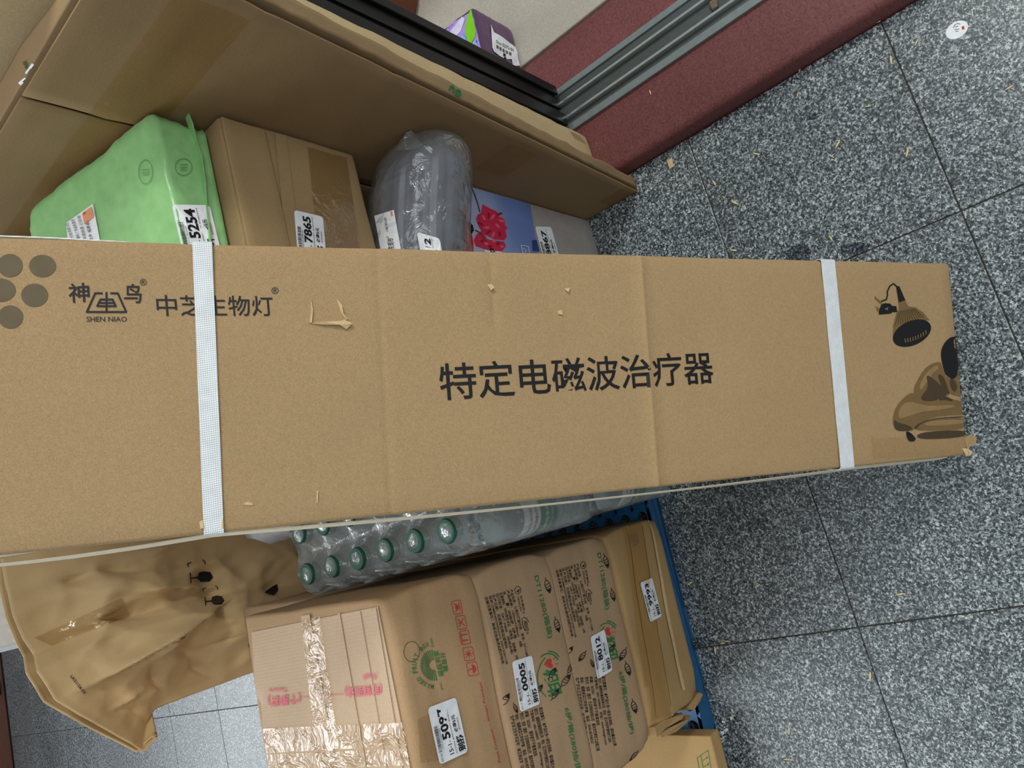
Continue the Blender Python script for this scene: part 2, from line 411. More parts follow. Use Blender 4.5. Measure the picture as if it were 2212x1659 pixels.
# ------------------------------------------------------------------ the long strapped carton that leans in front
T_LB = .108
def _long():
    rays = [ray(0, 513), ray(0, 1200), ray(2055, 570), ray(2093, 983)]
    a, b, c = np.linalg.solve(np.array([rays[0], -rays[1], -rays[2]]).T, -rays[3])
    P = [rays[0]*a, rays[1]*b, rays[2]*c, rays[3]]
    ax = nrm(P[0]-P[2]); wx = P[2]-P[3]; W = np.linalg.norm(wx); wx = nrm(wx); wx = nrm(wx-ax*(wx @ ax)); n = np.cross(wx, ax)
    k = (CAMH - T_LB*n[2] - .001)/-min(P[2][2], P[3][2])
    BL = CAM + k*P[3]; BR = CAM+k*P[2]
    return BL, BR, ax, wx, n, W*k
BL, BR, AX, WX, NF, W_LB = _long()
L_LB = 1.235
# local frame: x along width from left, y from front to back, z up the carton
lbf = Frame(BL, WX, -NF, AX)
LBF0 = Face(BL, NF)
def lb_local(p): q = LBF0.at(p)-BL; return q @ WX, q @ AX
cre = [lb_local((826, 760))[1], lb_local((1402, 800))[1], lb_local((1062, 600))[1]]
ruf = lb_local((1062, 700))[0]
def lb_disp(p, n):
    d = n*fbm(p, 5, 2)*.0012
    if p[1] < .02:
        f = 1 if p[0] > ruf else 0
        d = d + np.array([0, 1, 0])*(.0009*math.exp(-((p[2]-cre[0])/.003)**2) - .0022*math.exp(-((p[2]-cre[1])/.0035)**2) + f*.0010*math.exp(-((p[2]-cre[2])/.003)**2))
        for sx in STR: d = d + np.array([0, 1, 0])*.0018*math.exp(-((p[2]-sx)/.012)**2)*(1 if (p[0] < .03 or p[0] > W_LB-.03) else .3)
    return d
STR = [lb_local((449, 830))[1], lb_local((1808, 790))[1]]
V, Fc = roundbox((W_LB, T_LB, L_LB), .0035, (18, 6, 70), lb_disp, ((), (), cre+STR))
V = lbf(V)
lb = empty('long_carton', ((V[:, 0].mean()), V[:, 1].mean()-.28, 0), 'long brown carton with two white straps leaning upright in the middle', 'carton')
mk('carton_body', V, Fc, M_CB1, lb, smooth=True)
LBF = Face(BL, NF, V, Fc)
def strap_ring(zc, wd, name='strap'):
    g = .0011; x0, x1, y0, y1 = -g, W_LB+g, -g, T_LB+g; path = []
    r = .004
    for (cx_, cy_, s) in ((x0+r, y0+r, 180), (x1-r, y0+r, 270), (x1-r, y1-r, 0), (x0+r, y1-r, 90)):
        for k in range(4): t = math.radians(s+30*k); path.append((cx_+r*math.cos(t), cy_+r*math.sin(t)))
    Vs, Fs = [], []; n = len(path)
    for (x, y) in path:
        for (dz, o) in ((-wd/2, 0), (wd/2, 0), (wd/2, .0009), (-wd/2, .0009)):
            cxn, cyn = (x-W_LB/2), (y-T_LB/2)
            ox = o*np.sign(cxn) if abs(abs(cxn)-W_LB/2) < .006 else 0; oy = o*np.sign(cyn) if abs(abs(cyn)-T_LB/2) < .006 else 0
            Vs.append((x+ox, y+oy, zc+dz))
    for i in range(n):
        for k in range(4): a, b = i*4+k, i*4+(k+1) % 4; c, d = ((i+1) % n)*4+(k+1) % 4, ((i+1) % n)*4+k; Fs.append((a, d, c, b))
    o = mk(name, lbf(Vs), Fs, M_STRAP, lb); o['label'] = 'white woven cross strap'; return o
def px_w(face, a, b): return np.linalg.norm(face.at(a)-face.at(b))
strap_ring(STR[0], px_w(LBF, (427, 830), (470, 830)))
strap_ring(STR[1], px_w(LBF, (1794, 790), (1823, 790)))
# lengthwise strap, standing off the two narrow sides between the cross straps
for side in (0, 1):
    zs = np.linspace(.005, L_LB-.005, 90); Vs, Fs = [], []
    for z in zs:
        if side == 0:
            bul = .0022+.0055*max(0, math.sin(math.pi*np.clip((z-STR[1]*.75)/(STR[0]-STR[1]*.75), 0, 1)))**1.0*(1 if z < STR[0] else 1)
            if z > STR[0]: bul = .0022+.007*math.sin(math.pi*min(1, (z-STR[0])/(L_LB-STR[0])))
            x = -bul
        else: x = W_LB+.002+(.006*math.sin(math.pi*min(1, (z-STR[0])/(L_LB-STR[0]))) if z > STR[0] else 0)
        yc = T_LB*.34; hw = .009
        tw = .25*math.sin(z*9)
        s = -1 if side == 0 else 1
        for (dy, dx) in ((-hw, 0), (hw, .0038+tw*.003), (hw, .005+tw*.003), (-hw, .0012)): Vs.append((x+s*dx, yc+dy, z))
    for i in range(len(zs)-1):
        for k in range(4): a, b = i*4+k, i*4+(k+1) % 4; Fs.append((a, b, b+4, a+4))
    mk('edge_strap', lbf(Vs), Fs, M_STRAPC if side == 0 else M_STRAP, lb)
# prints
text(lb, '特定电磁波治疗器', (952, 866), (1543, 828), (946, 785), M_INK, LBF, .008)
text(lb, '中芝生物灯', (340, 683), (592, 683), (336, 637), M_INK, LBF, .004)
text(lb, '®', (586, 635), (602, 635), (586, 620), M_INK, LBF); text(lb, '®', (302, 617), (317, 617), (302, 602), M_INK, LBF)
text(lb, '神', (150, 655), (195, 652), (147, 613), M_INK, LBF, .012); text(lb, '鸟', (268, 655), (306, 655), (268, 613), M_INK, LBF, .012)
text(lb, 'SHEN NIAO', (187, 695), (274, 695), (187, 684), M_INK, LBF, .004)
Z = zoomer(0, 480, 2.304)
strokes(lb, [[Z(508, 354), Z(474, 354), Z(432, 447), Z(628, 447), Z(586, 354), Z(552, 354)], [Z(530, 350), Z(530, 447)],
             [Z(500, 385), Z(484, 418), Z(576, 418), Z(560, 385), Z(500, 385)], [Z(500, 402), Z(566, 402)]], 4.2, M_INK, LBF)
for (x, y, rx, ry) in ((22, 574, 27, 25), (92, 575, 29, 24), (2, 627, 32, 25), (75, 638, 29, 25), (23, 685, 27, 25)):
    poly(lb, [(x+rx*math.cos(t), y+ry*math.sin(t)) for t in np.linspace(0, 2*math.pi, 30)[:-1]], M_HALF, LBF, name='printed_dot')
Z = zoomer(1600, 560, 3.072); zp = lambda *q: [Z(*p) for p in q]
PM = [((1045, 285), (1088, 272), (1108, 310), (1108, 335), (1050, 345), (1045, 310)), ((1035, 345), (1100, 312), (1160, 320), (1210, 355), (1252, 405), (1180, 400), (1100, 420), (1040, 465), (1010, 525), (1012, 440)), ((885, 245), (937, 288), (925, 299), (887, 264)), ((890, 310), (922, 328), (905, 350))]
for q in PM: poly(lb, zp(*q), M_MID, LBF, name='lamp_picture')
el = lambda cx_, cy_, a, b, ro, n=36: [Z(cx_+a*math.cos(t)*math.cos(ro)-b*math.sin(t)*math.sin(ro), cy_+a*math.cos(t)*math.sin(ro)+b*math.sin(t)*math.cos(ro)) for t in np.linspace(0, 2*math.pi, n+1)[:-1]]
poly(lb, el(1135, 490, 133, 80, -.42), M_INK, LBF, .0008, 'lamp_picture')
strokes(lb, [[Z(1038+i*17, 470-i*6+22*math.sin(i/4)+62), Z(1040+i*17, 492-i*6+22*math.sin(i/4)+62)] for i in range(3, 12)] , 2.2, M_MID, LBF, .0011, 'lamp_picture')
strokes(lb, [[Z(1050+i*9, 345-i*1.5), Z(1022+i*17, 440-i*5)] for i in range(0, 12)], 1.3, M_DRK, LBF, .0009, 'lamp_picture')
poly(lb, zp((1025, 180), (1047, 180), (1089, 272), (1045, 287)), M_INK, LBF, .0007, 'lamp_picture')
strokes(lb, [[Z(930, 280), Z(962, 268), Z(970, 240), Z(968, 215), Z(985, 178), Z(1008, 163), Z(1028, 180)]], 2.8, M_INK, LBF, .0007, 'lamp_picture')
poly(lb, zp((930, 300), (950, 292), (990, 295), (1000, 310), (1030, 312), (1036, 350), (1000, 352), (998, 360), (915, 368), (912, 350)), M_INK, LBF, .0007, 'lamp_picture')
poly(lb, zp((948, 330), (975, 318), (970, 342)), M_MID, LBF, .0011, 'lamp_picture')
def chaikin(pts, n=2):
    pts = [np.array(p, float) for p in pts]
    for _ in range(n): pts = [q for a, b in zip(pts, pts[1:]+pts[:1]) for q in (a*.75+b*.25, a*.25+b*.75)]
    return [tuple(p) for p in pts]
M_LGT = plain('light_halftone', (150, 122, 82), .8)
man = [(M_MID, .0005, [(1325, 672), (1340, 720), (1365, 775), (1370, 860), (1400, 900), (1330, 910), (1310, 940), (1260, 945), (1190, 935), (1140, 880), (1170, 810), (1230, 710)]),
       (M_MID, .0005, [(1355, 775), (1385, 780), (1405, 800), (1440, 770), (1435, 730), (1480, 720), (1500, 925), (1440, 905), (1400, 900), (1360, 850)]),
       (M_MID, .0006, [(1140, 870), (1190, 935), (1260, 948), (1320, 915), (1360, 908), (1410, 930), (1500, 950), (1505, 1025), (1440, 1035), (1380, 1035), (1270, 1050), (1190, 1090), (1145, 1135), (1110, 1140), (1040, 1140), (1015, 1115), (1005, 1050), (1040, 960)]),
       (M_DRK, .0009, [(1225, 760), (1290, 800), (1340, 850), (1380, 905), (1320, 912), (1300, 940), (1210, 940), (1192, 915), (1250, 850)]),
       (M_DRK, .0009, [(1300, 760), (1345, 770), (1372, 850), (1392, 900), (1350, 880)]),
       (M_DRK, .0009, [(1015, 1060), (1040, 1085), (1110, 1100), (1145, 1125), (1110, 1140), (1040, 1140), (1016, 1115)]),
       (M_DRK, .0009, [(1145, 1118), (1185, 1085), (1290, 1052), (1490, 1040), (1490, 1048), (1300, 1058), (1200, 1085), (1160, 1130)]),
       (M_INK, .0010, [(1370, 530), (1410, 510), (1445, 530), (1465, 545), (1480, 720), (1435, 730), (1440, 770), (1405, 800), (1385, 780), (1355, 765), (1325, 640), (1335, 580)]),
       (M_MID, .0007, [(1158, 1115), (1185, 1080), (1300, 1055), (1490, 1048), (1508, 1125), (1300, 1138), (1155, 1133)]),
       (M_DRK, .0007, [(1172, 1147), (1502, 1130), (1508, 1180), (1170, 1200)]),
       (M_INK, .0009, [(1090, 1140), (1120, 1145), (1172, 1200), (1110, 1216)])]
man += [(M_LGT, .0008, [(1185, 830), (1240, 740), (1300, 700), (1320, 720), (1270, 760), (1225, 830), (1190, 880)]), (M_LGT, .0009, [(1050, 985), (1110, 940), (1180, 960), (1260, 975), (1380, 965), (1440, 975), (1330, 1000), (1200, 1010), (1090, 1050), (1040, 1060)]),
        (M_LGT, .0009, [(1215, 1085), (1300, 1068), (1480, 1062), (1490, 1090), (1300, 1105), (1220, 1105)]), (M_DRK, .0010, [(1385, 790), (1420, 800), (1440, 850), (1420, 885), (1395, 850)]), (M_DRK, .0010, [(1310, 912), (1360, 905), (1410, 935), (1405, 945), (1350, 930), (1315, 940)])]
for m_, of, q in man:
    q = chaikin(q)
    poly(lb, [(min(Z(*p)[0], 2050.5+(Z(*p)[1]-570)*.092), Z(*p)[1]) for p in q], m_, LBF, of, 'massage_picture')
# scuffs: torn flap, small punctures, torn corner, tape
def curl(pts, lift, name='paper_tear', mat=M_TORN):
    P = [LBF.at(p) for p in pts]; n = len(P); c = sum(P)/n; Vv = [p+NF*(.0009+lift*((i*37) % 5)/5) for i, p in enumerate(P)]
    Vv = Vv+[v-NF*.0016 for v in Vv]; Ff = [tuple(range(n)), tuple(range(2*n-1, n-1, -1))]+[(i, i+n, (i+1) % n+n, (i+1) % n) for i in range(n)]
    return mk(name, Vv, Ff, mat, lb)
curl([(667, 699), (700, 702), (733, 703), (748, 712), (760, 700), (745, 690), (736, 694), (700, 696)], .004)
curl([(727, 645), (738, 660), (741, 678), (752, 690), (746, 692), (736, 676), (731, 660)], .003)
curl([(672, 645), (676, 670), (673, 697), (669, 697), (671, 668)], .002)
curl([(1052, 615), (1060, 614), (1066, 622), (1060, 628)], .003); curl([(1218, 624), (1230, 622), (1226, 632)], .002)
curl([(1203, 672), (1213, 670), (1214, 680), (1206, 679)], .001)
curl([(522, 1090), (536, 1083), (549, 1090), (540, 1092)], .001); curl([(684, 1060), (687, 1060), (686, 1087), (684, 1087)], .001)
curl([(2082, 946), (2094, 938), (2104, 945), (2106, 955), (2098, 963), (2088, 966)], .004, mat=M_CB1); curl([(2078, 968), (2088, 969), (2095, 976), (2093, 984), (2084, 985)], .004)
curl([(430, 1128), (438, 1122), (440, 1140), (433, 1142)], .004); curl([(476, 1120), (482, 1118), (483, 1138), (476, 1142)], .003)
sheet(lb, [(1880, 946), (2090, 938), (2096, 982), (1884, 992)], film('sheer_tape', .02, .25, (.97, .95, .9), .0, 40., .3, .004, .1), LBF, .0012, 'clear_tape', 10, 4)

# ------------------------------------------------------------------ blue pallet with the left stack
TH = math.radians(-3.5)
SX = np.array([math.cos(TH), math.sin(TH), 0]); SY = np.array([-math.sin(TH), math.cos(TH), 0]); SZ = np.array([0, 0, 1.])
SO = np.array([-.026, .663, 0])                        # right front corner of the stack
PZ = .042                                              # pallet top
def sf(x, y, z): return SO+SX*x+SY*y+SZ*z
pal = empty('plastic_pallet', sf(-.3, .3, 0), 'blue plastic pallet with round holes under the left stack', 'pallet')
PX0, PX1, PY0, PY1 = -.62, .265, .012, .5816
def deck():
    c = .0356; r = .0105; V, Fc = [], []; nx, ny = int(round((PX1-PX0)/c)), int(round((PY1-PY0)/c)); n = 16
    for i in range(nx):
        for j in range(ny):
            x, y = PX0+(i+.5)*c, PY0+(j+.5)*c; b = len(V); h = c/2
            for z in (PZ, PZ-.006):
                for k in range(n):
                    t = 2*math.pi*(k+.5)/n; m = max(abs(math.cos(t)), abs(math.sin(t))); V.append((x+h*math.cos(t)/m, y+h*math.sin(t)/m, z))
                for k in range(n): t = 2*math.pi*(k+.5)/n; V.append((x+r*math.cos(t), y+r*math.sin(t), z))
            for k in range(n):
                k2 = (k+1) % n
                Fc += [(b+k, b+k2, b+n+k2, b+n+k), (b+n+k, b+n+k2, b+3*n+k2, b+3*n+k), (b+2*n+k2, b+2*n+k, b+3*n+k, b+3*n+k2)]
    return np.array([sf(*v) for v in V]), Fc
mk('deck', *deck(), M_BLUE, pal)
def skirt(a, b):                                       # rim with half-round notches along the ground
    a, b = np.array(a), np.array(b); L = np.linalg.norm(b-a); d = (b-a)/L; o = np.array([d[1], -d[0]])*.006
    pts = [(0, 0)]; p = .071; x = p*.5
    while x < L-.02:
        for t in np.linspace(math.pi, 0, 9): pts.append((x+.010*math.cos(t), .011*math.sin(t)))
        x += p
    pts += [(L, 0), (L, PZ), (0, PZ)]
    n = len(pts); V = []
    for off in (0, 1):
        for (s, z) in pts: q = a+d*s-o*off; V.append(sf(q[0], q[1], z))
    bm = bmesh.new(); v0 = [bm.verts.new(v) for v in V]
    bm.faces.new(v0[:n]); bm.faces.new(list(reversed(v0[n:])))
    for i in range(n): bm.faces.new((v0[(i+1) % n], v0[i], v0[n+i], v0[n+(i+1) % n]))
    bmesh.ops.triangulate(bm, faces=bm.faces[:]); bmesh.ops.recalc_face_normals(bm, faces=bm.faces[:]); bm.verts.index_update()
    Vv = [v.co[:] for v in bm.verts]; Ff = [tuple(v.index for v in f.verts) for f in bm.faces]; bm.free()
    return mk('rim', Vv, Ff, M_BLUE, pal)
skirt((PX0, PY0), (PX1, PY0)); skirt((PX1, PY0), (PX1, PY1)); skirt((PX1, PY1), (PX0, PY1)); skirt((PX0, PY1), (PX0, PY0))

def stackbox(name, x1, y0, z0, w_, d_, h_, mat, label, b=.006, amp=.003, seed=1, sag=None, yaw=0., ns=(24, 24, 18), fold=.0012):
    """carton in the stack; x1 right edge, y0 front"""
    dn = dents(amp, 9, seed)
    def dp(p, n):
        v = dn(p, n)
        for (cx_, cz_) in ((0, 0), (0, 1), (1, 0), (1, 1)) if h_ > .05 else ():          # crushed corners
            d2 = ((p[0]-cx_*w_)**2+(p[1])**2+(p[2]-cz_*h_)**2)/.0005
            v = v - np.array([(-1 if cx_ == 0 else 1)*.006, -.005, (-1 if cz_ == 0 else 1)*.004])*math.exp(-d2)
        if p[2] < b*1.2 or p[2] > h_-b*1.2: v = v*np.array([1, 1, .12])
        if p[1] < b*1.5: v = v+np.array([0, -1, 0])*(noise.fractal(Vector((p[0]*5, seed*3.3, p[2]*46)), 1, 2, 2)*fold)
        if sag is not None: v = v+sag(p, n)
        return v
    V, Fc = roundbox((w_, d_, h_), b, ns, dp)
    c, s = math.cos(yaw), math.sin(yaw); V = np.array(V); V[:, 0] -= w_
    V = np.c_[V[:, 0]*c-V[:, 1]*s, V[:, 0]*s+V[:, 1]*c, V[:, 2]]
    W = np.array([sf(x+x1, y+y0, z+z0) for x, y, z in V])
    root = empty(name, sf(x1-w_/2, y0+d_/2, z0), label, 'carton')
    mk('carton_body', W, Fc, mat, root, smooth=True)
    fy = SX*-s+SY*c
    return root, Face(sf(x1, y0, z0), -fy, W, Fc), Face(sf(x1, y0, z0+h_), SZ, W, Fc), Face(sf(x1, y0, z0), SX*c+SY*s, W, Fc)
Z1, Z2, Z3, Z4, Z5 = PZ+.001, .209, .363, .515, .657
# flat beige carton lying on the pallet at the left
q = onz((1534, 1590), .075)-SO; qx, qy = q @ SX, q @ SY
fc, fcf, fct, _ = stackbox('flat_carton', qx, qy, Z1, .26, .5, .032, M_CB6, 'flat beige carton with an arrow mark lying on the blue pallet', .002, .0012, 11)
ZA = zoomer(1340, 1440, 7.373)
strokes(fc, [[ZA(1400, 1330), ZA(1225, 1450), ZA(1275, 1720), ZA(1450, 1640), ZA(1400, 1330)], [ZA(1285, 1420), ZA(1330, 1680)],
             [ZA(1320, 1490), ZA(1390, 1445)], [ZA(1375, 1430), ZA(1392, 1445), ZA(1380, 1462)], [ZA(1330, 1595), ZA(1408, 1550)], [ZA(1392, 1535), ZA(1410, 1550), ZA(1398, 1568)]], 1.4, M_GREENINK, fct)
# 1: lowest carton 9993
c1, f1, t1, s1 = stackbox('crushed_carton', 0, 0, Z1, .302, .52, Z2-Z1, M_CB6, 'golden brown crushed carton numbered 9993, lowest in the left stack', .005, .003, 4)
for (xa, xb) in ((1352, 1356), (1386, 1389)):
    sheet(c1, [(xa, 1138), (xb, 1137), (xb+66, 1545), (xa+66, 1550)], M_CB6, f1, .0018, 'flap_fold', 1, 14)
sheet(c1, [(1400, 1124), (1405, 1123), (1478, 1490), (1472, 1492)], M_TORN, f1, .0024, 'flap_edge', 2, 14)
sheet(c1, [(1342, 1142), (1384, 1130), (1446, 1545), (1400, 1560)], M_TAPE_D, f1, .0030, 'packing_tape', 6, 24)
rng = random.Random(8)
for pts, dep in (([(1393, 1592), (1402, 1580), (1432, 1560), (1462, 1546), (1478, 1541), (1470, 1552), (1440, 1572), (1412, 1594)], .05), ([(1484, 1528), (1500, 1512), (1507, 1494), (1517, 1499), (1512, 1516), (1496, 1532)], .03), ([(1422, 1585), (1450, 1570), (1482, 1552), (1492, 1545), (1486, 1560), (1455, 1580), (1430, 1592)], .07)):
    P0 = [f1.at(p) for p in pts]; n = len(P0)
    jit = lambda: np.array([rng.uniform(-.002, .002) for _ in range(3)])
    V = [p+f1.n*.0005+jit() for p in P0]+[p-f1.n*dep-SZ*.003-SX*.003+jit()*3 for p in P0]
    V = [np.array([v[0], v[1], min(v[2], Z2-.004)]) for v in V]
    mk('torn_end_flap', V, [tuple(range(n)), tuple(range(2*n-1, n-1, -1))]+[(i, i+n, (i+1) % n+n, (i+1) % n) for i in range(n)], M_CB6, c1)
Z4z = zoomer(1000, 1150, 3.259)
sticker(c1, f1, Z4z(1397, 590), Z4z(1325, 320), Z4z(1312, 632), '9993', off=.0032)
sheet(c1, [(1355, 1155), (1372, 1150), (1378, 1172), (1362, 1185)], M_TAPE, f1, .0028, 'loose_tape', 2, 2)

# 2, 3: tissue cartons
P = lambda p: np.array(p, float)
def tissue(z0, z1, x1, y0, w_, label, seed, num, stk, ln0, dr, lh, dt, six, mark, sc):
    r, f, t, s = stackbox('tissue_carton', x1, y0, z0, w_, .555, z1-z0, M_CB5, label, .0055, .0026, seed)
    dr = np.array(dr, float); step = np.array(lh, float)
    lines = ['产品名称：心相印薄面巾纸　货号：DT11280', '产品规格：130mm×180mm　4层', '含　　量：280抽/提　6提/箱', '主要原料：100%原生木浆　优等品　保质期：3年', '执行标准：GB/T 20808　(检验合格)', '生产日期：见纸箱合格证或喷码', '体积 DIMENSIONS(mm³): 550×320×138', '运输注意事项：具体见包装储运图示标志']
    Ls = [1.0, .84, .70, 1.0, .90, .80, 1.02, 1.0]
    for i, (tx, l) in enumerate(zip(lines, Ls)):
        a = np.array(ln0)+step*i; b = a+dr*l; h = -step*.78
        text(r, tx, a, b, a+h*1.1, M_INK, f, .014)
    grow = lambda q, k=.32: (P(q[0])-(P(q[2])-P(q[0]))*k*.5, P(q[1])-(P(q[2])-P(q[0]))*k*.5, P(q[2])+(P(q[2])-P(q[0]))*k*.5)
    text(r, 'DT11280(箱装)', *grow(dt), M_GREENINK, f, .012)
    text(r, '6提/箱(280抽/提)', *grow(six), M_GREENINK, f, .012)
    (hx, hy), u, v = mark                             # heart mark: centre, reading direction, up direction (pixels)
    u, v = np.array(u, float), np.array(v, float); H = lambda a, b: tuple(np.array((hx, hy))+u*a+v*b)
    hp = []
    for tt in np.linspace(0, 2*math.pi, 28)[:-1]:
        hxp = 16*math.sin(tt)**3; hyp = 13*math.cos(tt)-5*math.cos(2*tt)-2*math.cos(3*tt)-math.cos(4*tt)
        hp.append(H(hxp*.62, hyp*.62))
    poly(r, hp, M_REDINK, f, .0008, 'printed_heart')
    arc = lambda R, a0, a1, n, cx_=0, cy_=0: [H(cx_+R*math.cos(math.radians(a)), cy_+R*math.sin(math.radians(a))) for a in np.linspace(a0, a1, n)]
    strokes(r, [arc(21, 100, 215, 10), arc(26, 110, 165, 6)], 2.6*sc, M_GREENINK, f, name='printed_arc')
    strokes(r, [arc(60, 215, 300, 10, 36, 30)], 2.2*sc, M_GREENINK, f, name='printed_arc')
    strokes(r, [[H(-6, 12), H(-9, 17)], [H(4, 13), H(5, 19)], [H(11, 9), H(17, 14)]], 1.6*sc, M_REDINK, f, name='printed_ray')
    text(r, '相印', H(12, -16), H(68, -16), H(12, 14), M_GREENINK, f, .035)
    poly(r, [H(66+2.5*math.cos(a), -14+2.5*math.sin(a)) for a in np.linspace(0, 6, 10)], M_GREENINK, f)
    return r, f, t, s
Z5z = zoomer(1000, 1200, 6.636); Z6z = zoomer(1060, 1400, 6.144)
r3, f3, t3, s3 = tissue(Z3, Z4, .002, 0, .318, 'kraft tissue carton numbered 0005 with a red heart, under the fruit carton', 21, '0005', None,
    Z5z(655, 492), P(Z5z(905, 1455))-P(Z5z(655, 492)), (P(Z5z(303, 598))-P(Z5z(655, 492)))/7., (Z5z(1020, 300), Z5z(1217, 1200), Z5z(1090, 278)),
    (Z6z(965, 795), Z6z(1130, 1690), Z6z(1030, 783)), (Z6z(770, 205), (.26, 1.0), (1.0, -.24)), 1.)
r2, f2, t2, s2 = tissue(Z2, Z3, -.002, .004, .316, 'kraft tissue carton numbered 8012 with a red heart, second from the pallet', 22, '8012', None,
    Z5z(1618, 122), P(Z5z(1830, 1085))-P(Z5z(1618, 122)), (P(Z5z(1332, 210))-P(Z5z(1618, 122)))/7., (Z4z(935, 150), Z4z(1005, 550), Z4z(965, 142)),
    (Z6z(1690, 318), Z6z(1842, 1150), Z6z(1748, 303)), (Z4z(1015, 700), (.22, .88), (.88, -.2)), .85)
for r, f, (cx_, cy_), k, dd in ((r3, f3, Z5z(775, 500), 1.0, (.23, 1.)), (r2, f2, Z5z(1720, 140), .9, (.19, 1.))):
    strokes(r, [[(cx_+6.2*k*math.cos(a), cy_+8.5*k*math.sin(a)) for a in np.linspace(0, 2*math.pi, 18)]], 1.2, M_INK, f)
    poly(r, [(cx_-3*k, cy_+3*k), (cx_+4*k, cy_-4*k), (cx_+2*k, cy_+5*k)], M_INK, f)
    d = P(dd)*k; rr = P((1., -.22))*k; o = P((cx_, cy_))
    text(r, '恒安集团', o+d*12+rr*1, o+d*44+rr*1, o+d*12+rr*6, M_INK, f, .005); text(r, 'HENGAN', o+d*13-rr*5, o+d*44-rr*5, o+d*13-rr*1, M_INK, f, .005)
    text(r, '®', o+d*46-rr*1, o+d*51-rr*1, o+d*46+rr*4, M_INK, f)
    strokes(r, [[tuple(o+d*58+rr*(-1)), tuple(o+d*62+rr*5), tuple(o+d*70+rr*8)], [tuple(o+d*60-rr*4), tuple(o+d*72-rr*6), tuple(o+d*86-rr*3)]], 1.4, M_INK, f)
    text(r, '相印', o+d*66-rr*3, o+d*88-rr*3, o+d*66+rr*5, M_INK, f, .01); text(r, '®', o+d*90-rr*2, o+d*95-rr*2, o+d*90+rr*3, M_INK, f)
para = ['请注意事项：本产品仅供一般生活用纸，请勿靠近火源', '委托方：福建恒安集团有限公司　地址：晋江市安海镇恒安工业城', '客服电话：400-1608455　网址：www.hengan.com', '邮编：362261　请存放于干燥清洁处', '受托方：恒安（重庆）生活用纸有限公司　重庆市巴南区工业园三路', '地址：福建省晋江市安海镇　电话：0595-85708222', '生产企业卫生许可证号：闽卫消证字（2012）第0007号']
for r, f, a0, b0, a6, k in ((r3, f3, Z6z(640, 790), Z6z(800, 1640), Z6z(250, 905), 1.), (r2, f2, Z6z(1470, 372), Z6z(1620, 1300), Z6z(1130, 390), .9)):
    a0, b0, a6 = P(a0), P(b0), P(a6)
    for i, tx in enumerate(para):
        a = a0+(a6-a0)*i/6; l = (1, .95, .98, .7, 1.06, .95, 1.12)[i]
        text(r, tx, a, a+(b0-a0)*l, a-(a6-a0)/6*.82, M_INK, f, .014)
def doodle(r, f, c, s, ang, name='printed_doodle'):
    c = P(c); u = np.array([math.cos(ang), math.sin(ang)])*s; v = np.array([-u[1], u[0]])*.42
    e = [tuple(c+u*math.cos(t)+v*math.sin(t)) for t in np.linspace(0, 2*math.pi, 14)]
    strokes(r, [e, [tuple(c-u*.5-v*.8), tuple(c-u*.2+v*.8)], [tuple(c-v*.9), tuple(c+u*.2+v*.9)], [tuple(c+u*.4-v*.8), tuple(c+u*.5+v*.7)], [tuple(c-u*1.0), tuple(c-u*1.5)]], 1.3, M_INK, f, .0009, name)
    poly(r, [tuple(c+u*.55+v*.8), tuple(c+u*1.35), tuple(c+u*.55-v*.8)], M_INK, f, .0009, name)
for (p, s, a) in ((Z6z(1210, 130), 9, 2.1), (Z6z(1000, 430), 14, -.9), (Z6z(1060, 270), 10, -1.1), (Z6z(190, 690), 14, -1.0), (Z6z(820, 330), 11, -1.0), (Z6z(860, 610), 11, -1.0), (Z6z(660, 540), 9, -1.), (Z5z(1220, 440), 13, 1.3), (Z5z(1350, 1000), 13, 1.3), (Z6z(330, 800), 9, 1.2)):
    doodle(r3, f3, p, s, a)
for (p, s, a) in ((Z5z(2040, 90), 12, 1.3), (Z5z(2145, 570), 11, 1.3), (Z5z(1520, 1370), 10, -.9), (Z5z(1700, 1450), 10, 2.1), (Z5z(2130, 1330), 9, -1.), (Z6z(1750, 90), 12, 2.0), (Z6z(1810, 280), 12, 1.3), (Z6z(1900, 780), 12, 1.3), (Z6z(1890, 1440), 11, 2.2), (Z6z(1340, 210), 7, 1.2)):
    doodle(r2, f2, p, s, a)
for (p, s, a) in (((533, 1395), 7, 1.4), ((540, 1470), 7, 1.4), ((548, 1560), 7, 1.4), ((560, 1640), 7, 1.4)): doodle(r3, t3, p, s, a)
sticker(r3, f3, Z6z(660, 740), Z6z(545, 95), Z6z(385, 850), '0005', off=.0016)
sticker(r2, f2, Z4z(1045, 970), Z4z(990, 683), Z4z(940, 1035), '8012', off=.0016)
# 4: fruit carton on top
fr, ff, ft, fs = stackbox('fruit_carton', .004, .002, Z4, .36, .30, Z5-Z4, M_CB4, 'taped fruit carton numbered 5097 on top of the left stack', .005, .0026, 31, fold=.0024)
ZF = zoomer(500, 1200, 3.615)
sheet(fr, [(545, 1365), (818, 1310), (905, 1740), (570, 1740)], M_CB4T, ft, .0012, 'top_flap', 24, 24, 'pale lid flap with pink print')
for i, (a, b) in enumerate((((653, 1330), (672, 1326)), ((800, 1318), (815, 1312)), ((733, 1325), (737, 1323)), ((778, 1320), (781, 1320)))):
    sheet(fr, [a, b, (b[0]+72, 1740), (a[0]+72, 1740)], M_CB4T, ft, .0022, 'lid_fold', 1, 10)
sheet(fr, [(655, 1338), (695, 1330), (755, 1740), (700, 1740)], M_TAPE_G, ft, .0030, 'packing_tape', 5, 20)
sheet(fr, [(572, 1572), (878, 1558), (884, 1608), (580, 1625)], M_TAPE_G, ft, .0034, 'packing_tape', 18, 4)
sheet(fr, [(580, 1628), (884, 1614), (890, 1650), (586, 1664)], M_TAPE_G, ft, .0034, 'packing_tape', 18, 4)
